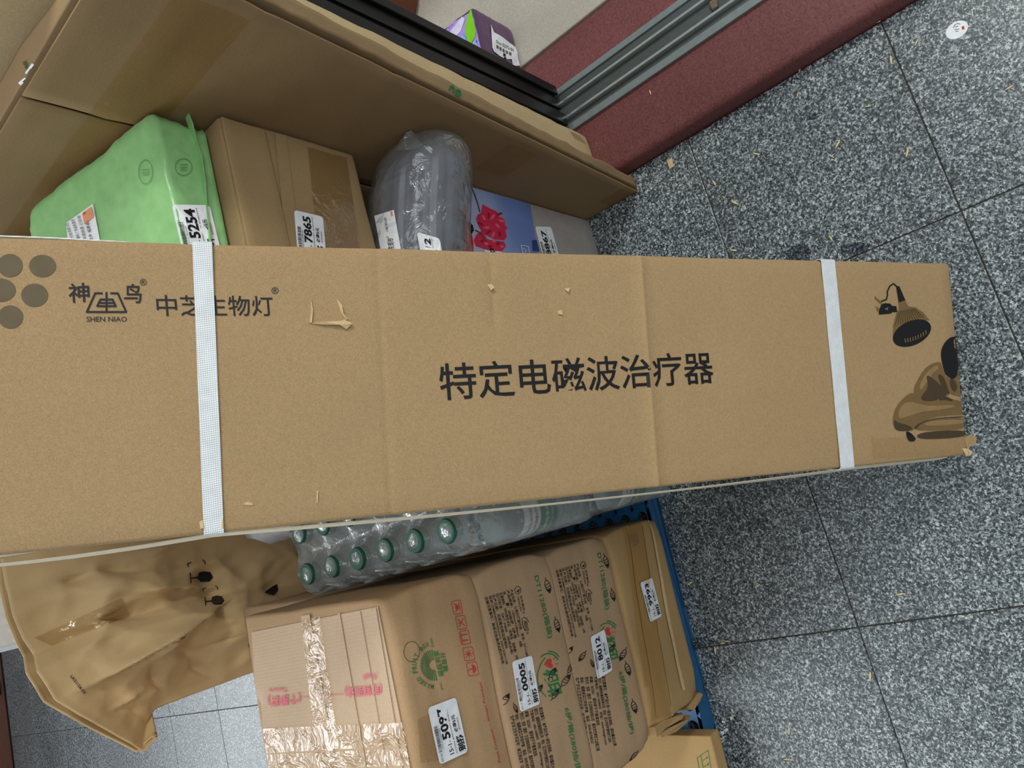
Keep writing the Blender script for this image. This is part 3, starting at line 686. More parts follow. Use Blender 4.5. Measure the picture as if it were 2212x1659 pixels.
sheet(fr, [(885, 1560), (950, 1530), (965, 1640), (893, 1650)], M_TAPE_G, ff, .0016, 'packing_tape', 6, 6)
text(fr, 'Texture', ZF(442, 1022), ZF(303, 1034), ZF(446, 1060), M_PINK, ft, .01, .0028); text(fr, 'Fresh', ZF(1137, 908), ZF(1037, 922), ZF(1141, 960), M_PINK, ft, .01, .0028)
text(fr, '(个脆甜)', ZF(548, 1060), ZF(290, 1085), ZF(556, 1160), M_PINK, ft, .02, .0028); text(fr, '(新鲜到达)', ZF(1185, 980), ZF(893, 1012), ZF(1195, 1080), M_PINK, ft, .02, .0028)
strokes(fr, [[ZF(575, 1102), ZF(885, 1076)]], 1.2, M_PINK, ft, .0028)
for (x, y) in ((688, 1092), (780, 1084)): poly(fr, [ZF(x+9*math.cos(a), y+9*math.sin(a)) for a in np.linspace(0, 6, 12)], M_PINK, ft, .0028)
c0 = P((1590., 855.)); base = math.radians(180-9)
rays_ = []
for k in range(23):
    a = base+math.radians(-88+8*k); d = np.array([math.cos(a), math.sin(a)]); n = np.array([-d[1], d[0]])
    rays_.append([ZF(*(c0+d*38+n*1.6)), ZF(*(c0+d*122+n*4.6)), ZF(*(c0+d*122-n*4.6)), ZF(*(c0+d*38-n*1.6))])
for q in rays_: poly(fr, q, M_GREENINK, ff, name='printed_fan')
word = 'MIXED FRUIT BOX'
for k, ch in enumerate(word):
    if ch == ' ': continue
    a = math.radians(97+10.9*k); d = np.array([math.cos(a), math.sin(a)]); t = np.array([-d[1], d[0]])
    cpt = c0+d*152; hw = 13 if ch != 'I' else 4
    text(fr, ch, ZF(*(cpt-t*hw)), ZF(*(cpt+t*hw)), ZF(*(cpt-t*hw+d*36)), M_GREENINK, ff, .02)
text(fr, '福临到家', ZF(1663, 942), ZF(1617, 738), ZF(1620, 950), M_GREENINK, ff, .012); text(fr, '福苗开', ZF(1695, 905), ZF(1667, 752), ZF(1655, 912), M_GREENINK, ff, .012)
text(fr, 'JING', ZF(1660, 1050), ZF(1645, 992), ZF(1640, 1054), M_GREENINK, ff); text(fr, 'XUAN', ZF(1582, 718), ZF(1566, 645), ZF(1562, 722), M_GREENINK, ff)
text(fr, 'Puya Creation ~ Always Premium', ZF(2105, 1610), ZF(1955, 988), ZF(2078, 1618), M_REDINK, ff, .008)
strokes(fr, [[ZF(1400+60*math.cos(a), 750+78*math.sin(a)) for a in np.linspace(0, 2*math.pi, 26)]], 1.1, M_DRK, ff, name='vent_cut')
for k, (x, y) in enumerate(((1757, 405), (1790, 523), (1818, 640), (1848, 768), (1878, 885))):
    d = np.array([.2, 1.])*.98; e = np.array([1., -.16]); S = lambda a, b: ZF(*(P((x, y))+d*a+e*b))
    strokes(fr, [[S(-52, -32), S(-44, -39), S(44, -39), S(52, -32), S(52, 32), S(44, 39), S(-44, 39), S(-52, 32), S(-52, -32)]], 1.3, M_REDINK, ff, name='care_symbol')
    if k == 0: poly(fr, [S(22*math.cos(a), 16*math.sin(a)) for a in np.linspace(0, 6, 12)], M_REDINK, ff, name='care_symbol'); strokes(fr, [[S(-30, 20), S(30, 26)], [S(-34, -22), S(-20, -4)], [S(34, -20), S(20, -4)]], 1.6, M_REDINK, ff, name='care_symbol')
    if k == 1: strokes(fr, [[S(-30, -25), S(30, 25)], [S(-30, 25), S(30, -25)], [S(0, -26), S(0, 8)]], 1.7, M_REDINK, ff, name='care_symbol')
    if k == 2: strokes(fr, [[S(-22, -22), S(-22, 24)], [S(22, -22), S(22, 24)], [S(-38, -26), S(38, -26)]], 2.4, M_REDINK, ff, name='care_symbol')
    if k == 3: poly(fr, [S(17*math.cos(a), 17*math.sin(a)) for a in np.linspace(0, 6, 12)], M_REDINK, ff, name='care_symbol'); strokes(fr, [[S(23*math.cos(a), 23*math.sin(a)), S(34*math.cos(a), 32*math.sin(a))] for a in np.linspace(0, 2*math.pi, 9)[:-1]], 1.4, M_REDINK, ff, name='care_symbol')
    if k == 4: poly(fr, [S(36*math.cos(a), 28*math.sin(a)) for a in np.linspace(0, math.pi, 10)], M_REDINK, ff, name='care_symbol'); strokes(fr, [[S(0, 2), S(0, -24), S(10, -28)]], 1.7, M_REDINK, ff, name='care_symbol')
sticker(fr, ff, ZF(1840, 1530), ZF(1745, 1105), ZF(1612, 1635), '5097', off=.0028)

# ------------------------------------------------------------------ shrink-wrapped water packs
BR_, BH, BS = .0285, .262, .058
prof = [(.004, .004), (.020, .0), (.026, .003), (.0285, .012)]
for k in range(5): z = .022+k*.011; prof += [(.0285, z), (.0272, z+.003), (.0272, z+.006), (.0285, z+.009)]
prof += [(.0285, .085), (.0285, .150), (.0275, .158), (.0283, .166), (.0283, .186), (.0255, .204), (.0185, .224), (.0128, .236), (.0128, .246), (.0148, .247), (.0148, .249), (.0118, .250), (.0118, .258), (.001, .258)]
bv, bf = lathe(prof, 20); bme = mk('body', bv, bf, M_BOTTLE, origin=(0, 0, 0), smooth=True)
cprof = [(.0145, .2485), (.0152, .249), (.0152, .262), (.0140, .2645), (.001, .265)]
cv, cf = lathe(cprof, 24); cme = mk('cap', cv, cf, M_CAP, origin=(0, 0, 0))
lv, lf = lathe([(.0289, .078), (.0290, .079), (.0290, .113), (.0289, .114)], 24); lme = mk('lower_label', lv, lf, M_BLABEL, origin=(0, 0, 0), smooth=True)
lv, lf = lathe([(.0289, .115), (.0290, .116), (.0290, .149), (.0289, .150)], 24); ume = mk('upper_label', lv, lf, M_WHITE, origin=(0, 0, 0), smooth=True)
parts = [bme, cme, lme, ume]; first = True
capnames = ['front corner bottle of the upper water pack, green and white label showing', 'second green-capped bottle from the front in the upper pack', 'third green-capped bottle from the front in the upper pack', 'third green-capped bottle from the back in the upper pack', 'second green-capped bottle from the back in the upper pack', 'green-capped bottle at the back corner of the upper pack, bare cap sticking out']
for lvl, z0 in ((0, PZ+.001), (1, PZ+.002+.2665)):
    for i in range(4):
        for j in range(6):
            if lvl == 0: lab = 'front bottle of the lower water pack, green label showing beside the blue pallet edge' if (i, j) == (0, 0) else 'clear water bottle inside the lower shrink-wrapped pack'
            else: lab = capnames[j] if i == 0 else 'clear water bottle deeper inside the upper shrink-wrapped pack'
            r = empty('water_bottle', (.0305+i*.0582+(.006 if lvl == 0 else 0), .636+j*BS+(.014 if lvl == 0 else 0), z0), lab, 'bottle', 'bottles in the lower water pack' if lvl == 0 else 'bottles in the upper water pack')
            r.rotation_euler[2] = (i*1.7+j*2.3) if (i, j) != (0, 0) else 0
            for p in parts:
                o = p if first else p.copy()
                if not first: col.objects.link(o)
                o.parent = r; o.location = (0, 0, 0)
            first = False
            if (i, j) == (0, 0):                    # print on the label that shows
                for nm, body, zz0, zz1, m_, bold in (('printed_text', '饮用纯净水', .098, .106, M_WHITE, .01), ('printed_text', '净含量：555mL 生产日期见瓶身', .088, .093, M_WHITE, 0), ('printed_text', '饮用纯净水 净含量555毫升', .122, .128, M_INK, 0), ('printed_text', '请置于阴凉干燥处 避免阳光直晒', .134, .139, M_INK, 0)):
                    tv, tf = text_geo(body, bold); lo, hi = tv.min(0), tv.max(0); s = (tv-lo)/np.maximum(hi-lo, 1e-6)
                    ang = math.radians(198)+s[:, 0]*math.radians(78); zz = zz0+s[:, 1]*(zz1-zz0); rr = .0296
                    TV = np.c_[rr*np.cos(ang), rr*np.sin(ang), zz]
                    mk(nm, TV+np.array(r.location), tf, m_, r)
def pack_film(lvl, z0):
    x0, x1, y0, y1 = -.003, .235, .602, .962
    if lvl == 0: x0 += .006; x1 += .006; y0 += .014; y1 += .014
    dims = (x1-x0, y1-y0, BH+.006); caps = [(.0305+i*.0582+(.006 if lvl == 0 else 0)-x0, .636+j*BS+(.014 if lvl == 0 else 0)-y0) for i in range(4) for j in range(6)]
    def dp(p, n):
        v = np.zeros(3)
        if p[2] > .19:
            dmin = min(math.hypot(p[0]-c[0], p[1]-c[1]) for c in caps)
            f = 1/(1+math.exp((dmin-.0205)/.0045)); t = min(1, (p[2]-.19)/.07)
            if p[2] > dims[2]-.012: v[2] -= .030*(1-f)*t
            else: v -= n*.014*t*abs(math.sin((p[1] if abs(n[0]) > .5 else p[0])*math.pi/BS+1.2))
            v += n*fbm(p, 45, 5)*.0022
        else:
            a = p[1] if abs(n[0]) > .5 else p[0]; v = -n*.004*abs(math.cos((a-.034)*math.pi/BS)) + n*fbm(p, 22, 5)*.0015
        return v
    V, Fc = roundbox(dims, .012, (44, 64, 14), dp); V += np.array([x0, y0, z0])
    o = mk('shrink_film', V, Fc, M_SHRINK, smooth=True)
    tag(o, 'clear wrinkled shrink film around the %s water pack' % ('upper' if lvl else 'lower'), 'plastic film', 'shrink films'); return o, V, Fc
pack_film(0, PZ+.0005)
fo, fv, ffc = pack_film(1, PZ+.002+.2662)
fF = Face((0, 0, .575), (0, 0, 1), fv, ffc)
wl = sheet(fo, [(778, 1100), (812, 1098), (800, 1112), (790, 1130)], M_LABEL, fF, .001, 'address_label', 3, 3)
sheet(fo, [(786, 1117), (792, 1115), (793, 1124), (789, 1126)], plain('orange_ink', (226, 120, 40)), fF, .0016, 'printed_mark', 1, 1)

# ------------------------------------------------------------------ kraft paper sack behind the left stack
def coons(bot, rgt, lft, top, nu, nv):
    def samp(c, n):
        c = np.array(c, float); d = np.r_[0, np.cumsum(np.linalg.norm(np.diff(c, axis=0), axis=1))]; t = np.linspace(0, d[-1], n)
        return np.c_[[np.interp(t, d, c[:, k]) for k in range(c.shape[1])]].T
    B, Tt, L, R = samp(bot, nu), samp(top, nu), samp(lft, nv), samp(rgt, nv); G_ = np.zeros((nv, nu, 3))
    for j in range(nv):
        v = j/(nv-1)
        for i in range(nu):
            u = i/(nu-1)
            G_[j, i] = (1-v)*B[i]+v*Tt[i]+(1-u)*L[j]+u*R[j]-((1-u)*(1-v)*B[0]+u*(1-v)*B[-1]+(1-u)*v*Tt[0]+u*v*Tt[-1])
    return G_
BY = 1.31
pp = lambda x, y, Y=BY: ony((x, y), Y)
bagL = [(-.105, BY+.02, .001)]+[pp(*q) for q in ((620, 1425), (530, 1450), (440, 1480), (372, 1502), (345, 1512), (328, 1540))]+[pp(338, 1592, 1.24)]
bagR = [(.175, BY+.02, .001)]+[pp(*q) for q in ((670, 1166), (560, 1155), (480, 1148), (300, 1165), (150, 1182), (0, 1204))]
bagT = [pp(338, 1592, 1.24), pp(312, 1624, 1.24), pp(285, 1606, 1.24), pp(210, 1566, 1.25), pp(172, 1545, 1.25), pp(118, 1512, 1.26), pp(100, 1482, 1.26), pp(80, 1450, 1.27), pp(72, 1412), pp(52, 1382), pp(28, 1330), pp(10, 1262), pp(0, 1204)]
bagB = [(-.105, BY+.02, .001), (.035, BY-.01, .001), (.175, BY+.02, .001)]
NU, NV = 100, 150
GB = coons(bagB, bagR, bagL, bagT, NU, NV)
def proj(P):
    v = np.asarray(P)-CAM; return np.array([1106-F*(v @ UP)/(v @ FW), 829.5-F*(v @ RT)/(v @ FW)])
creases = [((465, 1312), (170, 1492), .020, 16, 1), ((265, 1292), (480, 1270), .012, 14, -1), ((395, 1352), (300, 1430), .012, 10, -1), ((300, 1430), (345, 1490), -.010, 9, 1), ((270, 1305), (170, 1350), .008, 12, 1), ((120, 1260), (200, 1235), -.012, 16, 1), ((200, 1235), (290, 1240), -.012, 14, -1), ((290, 1500), (230, 1540), .008, 9, 1), ((400, 1420), (450, 1455), -.010, 10, 1), ((440, 1395), (530, 1370), .008, 12, 1), ((130, 1360), (270, 1345), .009, 18, 1), ((410, 1165), (300, 1210), .012, 18, 1)]
GF = GB.copy()
for j in range(NV):
    for i in range(NU):
        p = GB[j, i]; u, v = i/(NU-1), j/(NV-1); e = proj(p); dy = 0.
        for (a, b, amp, wd, sg) in creases:
            a, b = np.array(a, float), np.array(b, float); l = np.linalg.norm(b-a); d = (b-a)/l; t = np.clip((e-a) @ d, 0, l); off = (e-a)-d*t
            s = (e-a) @ np.array([-d[1], d[0]])*sg; r = np.linalg.norm(off)
            fade = math.sin(math.pi*np.clip(.08+.84*t/l, 0, 1))
            dy -= 1.5*amp*fade*(math.exp(-(r/wd)**2)*.7 + (math.exp(-(r/(wd*3.2))**2) if s > 0 else math.exp(-(r/(wd*.15))**2))*.8)
        edge = min(1, 6*u*(1-u))*min(1, 8*(1-v))
        v1 = noise.voronoi(Vector((p[0]*11, .3, p[2]*8)))[0]; v2 = noise.voronoi(Vector((p[0]*26+3, 1.7, p[2]*20+p[0]*9)))[0]
        big = fbm(p, 5, 3)*.018-.062*v1[0]-.019*v2[0]+.036
        GF[j, i] = p + np.array([0, dy*edge + big*max(.15, edge) - .035*math.sin(math.pi*u)*(1-v**3), 0])
GBk = GB.copy()
for j in range(NV):
    for i in range(NU):
        u, v = i/(NU-1), j/(NV-1); p = GB[j, i]
        GBk[j, i] = p+np.array([0, .004+.13*math.sin(math.pi*u)**.7*(1-.75*v)+.01*fbm(p, 9, 4), .004*(v > .985)])
Vb = np.r_[GF.reshape(-1, 3), GBk.reshape(-1, 3)]; Fb = []; n0 = NU*NV
for j in range(NV-1):
    for i in range(NU-1):
        a = j*NU+i; Fb += [(a, a+1, a+NU+1, a+NU), (n0+a+NU, n0+a+NU+1, n0+a+1, n0+a)]
for j in range(NV-1): a = j*NU; b = a+NU-1; Fb += [(a, a+NU, n0+a+NU, n0+a), (b+NU, b, n0+b, n0+b+NU)]
for i in range(NU-1): Fb.append((i+1, i, n0+i, n0+i+1))
bag = empty('paper_sack', (.035, BY+.03, 0), 'crumpled brown kraft paper sack with open flared mouth behind the left stack', 'paper bag')
bo = mk('sack_body', Vb, Fb, M_PAPER, bag, smooth=True)
sm = bo.modifiers.new('thickness', 'SOLIDIFY'); sm.thickness = .0012
bF = Face((0, BY-.03, 0), (0, -1, 0), Vb, Fb, True)
text(bag, 'LKS1/26.03', (150, 1462), (180, 1500), (155, 1458), M_INK, bF, .01, .002)
def glass_mark(cx_, cy_, s):
    S = lambda a, b: (cx_+a*s, cy_+b*s)
    poly(bag, [S(-6, -11), S(6, -14), S(20, -12), S(26, 0), S(18, 9), S(-2, 10), S(-10, 2)], M_INK, bF, .0025, 'printed_glass')
    strokes(bag, [[S(-10, 0), S(-24, 2)], [S(-26, -10), S(-24, 12)]], 2.6*s, M_INK, bF, .0025, 'printed_glass')
    strokes(bag, [[S(-24, -34), S(-32, -32), S(-30, -24)], [S(2, -40), S(8, -36), S(8, -30)]], 2.0*s, M_INK, bF, .0025, 'printed_corner')
glass_mark(434, 1248, .95); glass_mark(462, 1298, .8)
poly(bag, [(570, 1280), (585, 1268), (597, 1262), (599, 1276), (590, 1286)], M_INK, bF, .0025, 'printed_glass')
sheet(bag, [(72, 1378), (110, 1395), (280, 1330), (262, 1292)], M_TAPE, bF, .0022, 'packing_tape', 14, 8)

# ------------------------------------------------------------------ things further back
wb = empty('white_carton', (.24, 1.68, 0), 'plain white carton standing behind the kraft paper sack', 'carton')
V, Fc = roundbox((.36, .3, 1.02), .004, (6, 6, 12), dents(.0015, 6, 41)); V += np.array([.055, 1.55, 0]); mk('carton_body', V, Fc, M_WHITE, wb, smooth=True)
for z in (.99,): mk('lid_seam', *box_mesh((.055, 1.548, z), (.415, 1.5505, z+.004), .0005), M_HALF, wb)
V, Fc = roundbox((.15, .22, .46), .045, (12, 14, 20), lambda p, n: n*(abs(fbm(p, 14, 6))*-.018+fbm(p, 6, 2)*.012)); V += np.array([.105, 1.0, .05])
tag(mk('poly_mailer', V, Fc, plain('white_poly', (214, 218, 228), .3, .5), smooth=True), 'white plastic mailer bag standing behind the water bottles', 'plastic bag')
V, Fc = roundbox((.235, .3, .92), .06, (14, 14, 24), lambda p, n: n*(abs(fbm(p, 12, 16))*-.02+fbm(p, 5, 12)*.012)); V += np.array([.295, .985, .008])
tag(mk('woven_sack', V, Fc, plain('pale_woven', (206, 198, 200), .7), smooth=True), 'pale woven sack standing behind the green parcel', 'sack')
cb = empty('low_cabinet', (-.3, 4.55, 0), 'red brown cabinet base with a black hinge at the far wall', 'cabinet')
sbox('body', (-1.6, 4.36, .001), (.9, 4.6, .9), plain('red_brown_wood', (112, 74, 62), .5), cb, .004)
sbox('hinge', (-.06, 4.345, .02), (.0, 4.36, .12), M_BLACK, cb, .002)

# ------------------------------------------------------------------ right pile
PXL, PXR = .28, .543
def rbox(lo, hi, b, ns, amp, seed, sc=9, fn=None):
    d = np.array(hi)-np.array(lo); dn = dents(amp, sc, seed)
    def dp(p, n):
        v = dn(p, n)
        if p[2] < b*1.2 or p[2] > d[2]-b*1.2: v = v*np.array([1, 1, .15])
        if p[0] > d[0]-b*1.2: v[0] = min(v[0], 0)
        return v+(fn(p, n) if fn else 0)
    V, Fc = roundbox(d, b, ns, dp); return V+np.array(lo), Fc
# printed gift carton on the floor
ZG = zoomer(960, 360, 6.506); gp = lambda *q: [ZG(*p) for p in q]
GZ = .420
V, Fc = rbox((PXL, .64, .001), (PXR, .92, GZ), .004, (10, 10, 14), .0012, 51)
gb = empty('gift_carton', (.41, .78, 0), 'pale gift carton with blue flower picture, lowest in the right pile', 'carton')
mk('carton_body', V, Fc, plain('grey_board', (160, 152, 147), .5), gb, smooth=True); gF = Face((0, .64, 0), (0, -1, 0), V, Fc)
def sky_print():
    m, nt, bs = newmat('printed_sky_picture'); t = nt.nodes.new('ShaderNodeTexCoord'); sp = nt.nodes.new('ShaderNodeSeparateXYZ'); nt.links.new(t.outputs['Object'], sp.inputs[0])
    nz = tex(nt, 'ShaderNodeTexNoise', t.outputs['Object'], Scale=14., Detail=3.); ad = nt.nodes.new('ShaderNodeMath'); ad.operation = 'MULTIPLY_ADD'; ad.inputs[1].default_value = .10
    nt.links.new(nz.outputs[0], ad.inputs[0]); nt.links.new(sp.outputs['Z'], ad.inputs[2])
    r = ramp(nt, ad.outputs[0], [(.17, G(84, 104, 170)), (.30, G(112, 134, 190)), (.38, G(158, 170, 204)), (.46, G(196, 202, 220))]); nt.links.new(r.outputs[0], bs.inputs['Base Color']); bs.inputs['Roughness'].default_value = .35
    return m
poly(gb, gp((215, 250), (700, 392), (1205, 528), (1245, 800), (1330, 1300), (380, 1300)), sky_print(), gF, .0007, 'printed_sky', 3)
MF1, MF2, MF3 = plain('petal_red', (206, 44, 78), .4), plain('petal_pink', (228, 96, 120), .4), plain('petal_dark', (150, 24, 48), .4)
poly(gb, gp((435, 740), (460, 680), (510, 650), (530, 530), (560, 575), (600, 570), (640, 640), (690, 610), (740, 640), (760, 700), (840, 740), (850, 830), (885, 870), (850, 900), (870, 990), (830, 1040), (700, 1030), (560, 960), (480, 860)), MF1, gF, .0012, 'printed_flower')
poly(gb, gp((405, 1040), (440, 960), (520, 900), (600, 1030), (830, 1060), (855, 1120), (800, 1200), (600, 1180), (430, 1120)), MF1, gF, .0012, 'printed_flower')
for k in range(11):
    a = k*.57+.3; rr = 60+((k*53) % 70); x, y = 660+rr*math.cos(a)*1.4, 810+rr*math.sin(a)*1.6; b = a+.5
    poly(gb, [ZG(x+45*math.cos(t)*math.cos(b)-18*math.sin(t)*math.sin(b), y+45*math.cos(t)*math.sin(b)+18*math.sin(t)*math.cos(b)) for t in np.linspace(0, 6, 10)], (MF2, MF3)[k % 2], gF, .0015, 'printed_petal')
for k in range(6): poly(gb, [ZG(520+k*55+26*math.cos(t), 1050+(k % 3)*40+22*math.sin(t)) for t in np.linspace(0, 6, 9)], (MF3, MF2)[k % 2], gF, .0015, 'printed_petal')
strokes(gb, [[ZG(375, 290), ZG(420, 400), ZG(465, 530), ZG(492, 640)]], 2.6, M_DRK, gF, .0013, 'printed_stem'); strokes(gb, [[ZG(430, 900), ZG(500, 940), ZG(590, 1080)]], 2.6, M_DRK, gF, .0013, 'printed_stem')
poly(gb, gp((270, 790), (330, 780), (390, 830), (405, 900), (370, 955), (310, 940), (270, 900)), M_INK, gF, .0016, 'printed_bud')
sheet(gb, [ZG(1225, 1040), ZG(1290, 1030), ZG(1330, 1190), ZG(1230, 1190)], plain('deep_blue_print', (40, 60, 120), .4), gF, .0013, 'printed_mark', 2, 2)
sticker(gb, gF, (1216, 588), ZG(1497, 850), (1181, 590), '8867')
sticker(gb, gF, (1092, 620), ZG(805, 1198), (1052, 600), '0060')
strokes(gb, [gp((1065, 1110), (1170, 1130), (1185, 1230), (1090, 1225), (1065, 1110)), gp((1090, 1150), (1140, 1190), (1110, 1215))], 1.2, M_WHITE, gF, .0016, 'printed_stamp')
# red ribbon handle and cord on top edge of the gift carton
q0, q1 = ony(ZG(120, 215), .626), ony(ZG(330, 1210), .626)
rb = np.array([[0, -.002, -.008], [0, -.002, .012], [0, -.006, .012], [0, -.006, -.008]])
pts = [q0*(1-t)+q1*t for t in np.linspace(0, 1.25, 14)]
V = [p+o+np.array([0, 0, .003*math.sin(i*1.3)]) for i, p in enumerate(pts) for o in rb]; Fc = [(i*4+k, i*4+(k+1) % 4, i*4+4+(k+1) % 4, i*4+4+k) for i in range(len(pts)-1) for k in range(4)]+[(0, 1, 2, 3)]
mk('red_ribbon', V, Fc, plain('red_ribbon_cloth', (206, 30, 30), .5), gb)
cpts = [ony(ZG(x, y), .622) for x, y in ((150, 180), (175, 200), (205, 185), (230, 205), (215, 240), (190, 300), (205, 420), (240, 600), (275, 760), (300, 860), (330, 1000), (370, 1190))]
mk('cord_handle', *tube(cpts, .0028), plain('grey_cord', (150, 140, 128), .8), gb, smooth=True)
# clear wrapped roll
BZ0, BZ1 = GZ+.001, .562
bu = empty('wrapped_roll', (.41, .665, BZ0), 'ribbed grey roll wrapped in clear plastic, between gift carton and brown carton', 'wrapped roll')
def roll(r_, flute, nx, na, x0, x1, wr, seed):
    V, Fc = [], []; cz_ = (BZ0+BZ1)/2; rz = (BZ1-BZ0)/2
    for i in range(nx+1):
        s = i/nx; x = x0+(x1-x0)*s
        e = 1-max(0, (s-.74)/.26); k = math.sqrt(max(0, 1-(1-e)**3.0)) if s > .74 else 1
        for j in range(na):
            a = 2*math.pi*j/na; f = 1+flute*(1 if math.sin(a*13) > 0 else 0)+wr*fbm((x*2.4 if wr > .03 else x, math.cos(a)*.12, math.sin(a)*.12), 16, seed)
            f = min(f, 1.0)*max(k, .02)*r_
            V.append((x, .672-.092*max(0, (x-PXL)/(.543-PXL))**1.6+.078*f*math.cos(a), cz_+rz*f*math.sin(a)))
    for i in range(nx):
        for j in range(na): Fc.append((i*na+j, i*na+(j+1) % na, (i+1)*na+(j+1) % na, (i+1)*na+j))
    Fc += [tuple(range(na-1, -1, -1)), tuple(range(nx*na, (nx+1)*na))]
    return np.array(V), Fc
mk('rolled_core', *roll(.86, -.06, 30, 104, PXL+.005, .528, 0, 3), plain('grey_blue_sheet', (88, 88, 98), .4, .5), bu, smooth=True)
V, Fc = roll(1.0, 0, 70, 90, PXL, .543, .07, 9); mk('clear_wrap', V, Fc, M_WRAP, bu, smooth=True)
tip = onx((888, 285), .540); pts_ = [tip+np.array(o) for o in ((-.02, .03, -.016), (-.010, .020, -.010), (-.004, .010, -.004), (0, .003, .001))]
tv, tfc = [], []
for i_, (p_, r0) in enumerate(zip(pts_, (.026, .018, .010, .004))):
    for k_ in range(10): a_ = k_*.6283; rr = r0*(1+.35*math.sin(k_*2.4+i_)); tv.append(p_+np.array([0, rr*math.cos(a_), rr*math.sin(a_)]))
for i_ in range(3):
    for k_ in range(10): tfc.append((i_*10+k_, i_*10+(k_+1) % 10, i_*10+10+(k_+1) % 10, i_*10+10+k_))
tv = np.array(tv); tv[:, 0] = np.minimum(tv[:, 0], .5425); mk('twisted_wrap_end', tv, tfc, M_WRAP, bu, smooth=True)
uF = Face((0, .60, .5), (0, -1, .35), V, Fc, True)
sheet(bu, [(808, 467), (850, 454), (872, 575), (828, 575)], M_LABEL, uF, .001, 'address_label', 5, 6)
text(bu, '送货上门 请当面验收', (846, 560), (834, 470), (840, 561), M_HALF, uF, 0, .0016); text(bu, '东莞市', (852, 540), (849, 515), (838, 541), M_INK, uF, .01, .0016)
sheet(bu, [(842, 458), (846, 457), (848, 468), (844, 469)], plain('orange_stamp', (230, 140, 100)), uF, .0016, 'printed_mark', 1, 1)
sticker(bu, uF, (968, 618), (949, 516), (918, 605), '4512')
# brown carton 7865
V, Fc = rbox((PXL, .645, BZ1+.001), (PXR, .93, .757), .005, (14, 14, 12), .003, 61)
b7 = empty('brown_carton', (.41, .79, BZ1+.001), 'brown carton numbered 7865 under the green parcel', 'carton')
mk('carton_body', V, Fc, M_CB7, b7, smooth=True); f7 = Face((0, .645, 0), (0, -1, 0), V, Fc)
V2, F2 = rbox((PXL, .6405, .700), (.538, .6455, .756), .0018, (14, 1, 6), .0016, 63, 12); mk('top_flap', V2, F2, M_CB7, b7, smooth=True)
sheet(b7, [(655, 262), (740, 290), (780, 560), (690, 560)], M_TAPE, f7, .0014, 'packing_tape', 6, 10)
sheet(b7, [(590, 262), (612, 268), (650, 560), (618, 560)], M_CB7, f7, .0020, 'flap_fold', 1, 10)
sticker(b7, f7, (704, 571), (695, 470), (640, 560), '7865', off=.0026)
# green wrapped parcel
c8 = [[[(.31, .668, .759), (.541, .668, .759)], [(.31, .95, .759), (.535, .92, .759)]], [[(.31, .668, .812), (.541, .666, .822)], [(.31, .92, .878), (.527, .885, .880)]]]
V, Fc = roundbox((1, 1, 1), .055, (34, 40, 14))
W = trilin(c8)(V); cen = W.mean(0)
W = np.array([p+nrm(p-cen)*(fbm(p, 16, 71)*.0035+abs(fbm(p, 34, 72))*-.0032) if p[2] > .763 else p for p in W])
W[:, 0] = np.minimum(W[:, 0], .545); W[:, 2] = np.maximum(W[:, 2], .7585)
gr = empty('green_parcel', (.42, .78, .758), 'light green plastic-wrapped parcel numbered 5254 on top of the right pile', 'parcel')
mk('wrapping', W, Fc, M_GREEN, gr, smooth=True)
fn = np.array([0, -1., .0]); gF1 = Face((.42, .667, .79), fn, W, Fc, True)
tn = nrm(np.cross(np.array(c8[1][0][1])-np.array(c8[1][0][0]), np.array(c8[1][1][0])-np.array(c8[1][0][0]))); gF2 = Face(c8[1][0][1], tn, W, Fc, True)
fin = [gF1.at(p) for p in ((399, 236), (412, 275), (424, 310), (432, 342), (440, 400), (446, 450), (452, 530))]; fin = gF1.drop(fin, 0)
V = [p+o for i, p in enumerate(fin) for o in (np.array([0, .002, .0015]), np.array([0, -.006-.002*math.sin(i*2.2), .0025]), np.array([0, -.006-.002*math.sin(i*2.2), .0008]), np.array([0, .002, -.0008]))]
mk('seal_seam', V, [(i*4+k, i*4+(k+1) % 4, i*4+4+(k+1) % 4, i*4+4+k) for i in range(len(fin)-1) for k in range(4)]+[(3, 2, 1, 0)], M_GREEN, gr)
M_GD = plain('dark_green_print', (92, 150, 92), .4)
for (x, y, a, b) in ((395, 362, 18, 18), (317, 372, 15, 26)):
    strokes(gr, [[(x+a*math.cos(t), y+b*math.sin(t)) for t in np.linspace(0, 2*math.pi, 24)], [(x-7, y-5), (x+8, y-5)], [(x-7, y+1), (x+9, y+1)], [(x-6, y+6), (x+7, y+6)]], 1.3, M_GD, gF1 if x > 350 else gF2, .0016, 'printed_stamp')
sheet(gr, [(145, 482), (203, 441), (222, 540), (150, 540)], M_LABEL, gF2, .0012, 'address_label', 5, 5)
for k in range(4): text(gr, ('收件 福建省晋江市', '申通快递 已验视', '寄件 广东省东莞市', '代收货款 0元')[k], (205-k*14, 520-k*2), (190-k*13, 458+k*8), (197-k*14, 521-k*2), (M_INK, M_HALF)[k % 2], gF2, 0, .002)
sheet(gr, [(180, 462), (200, 447), (206, 470), (186, 486)], plain('orange_print', (226, 150, 110)), gF2, .0018, 'printed_mark', 1, 1)
sticker(gr, gF1, (478, 556), (451, 445), (396, 560), '5254', off=.0022)

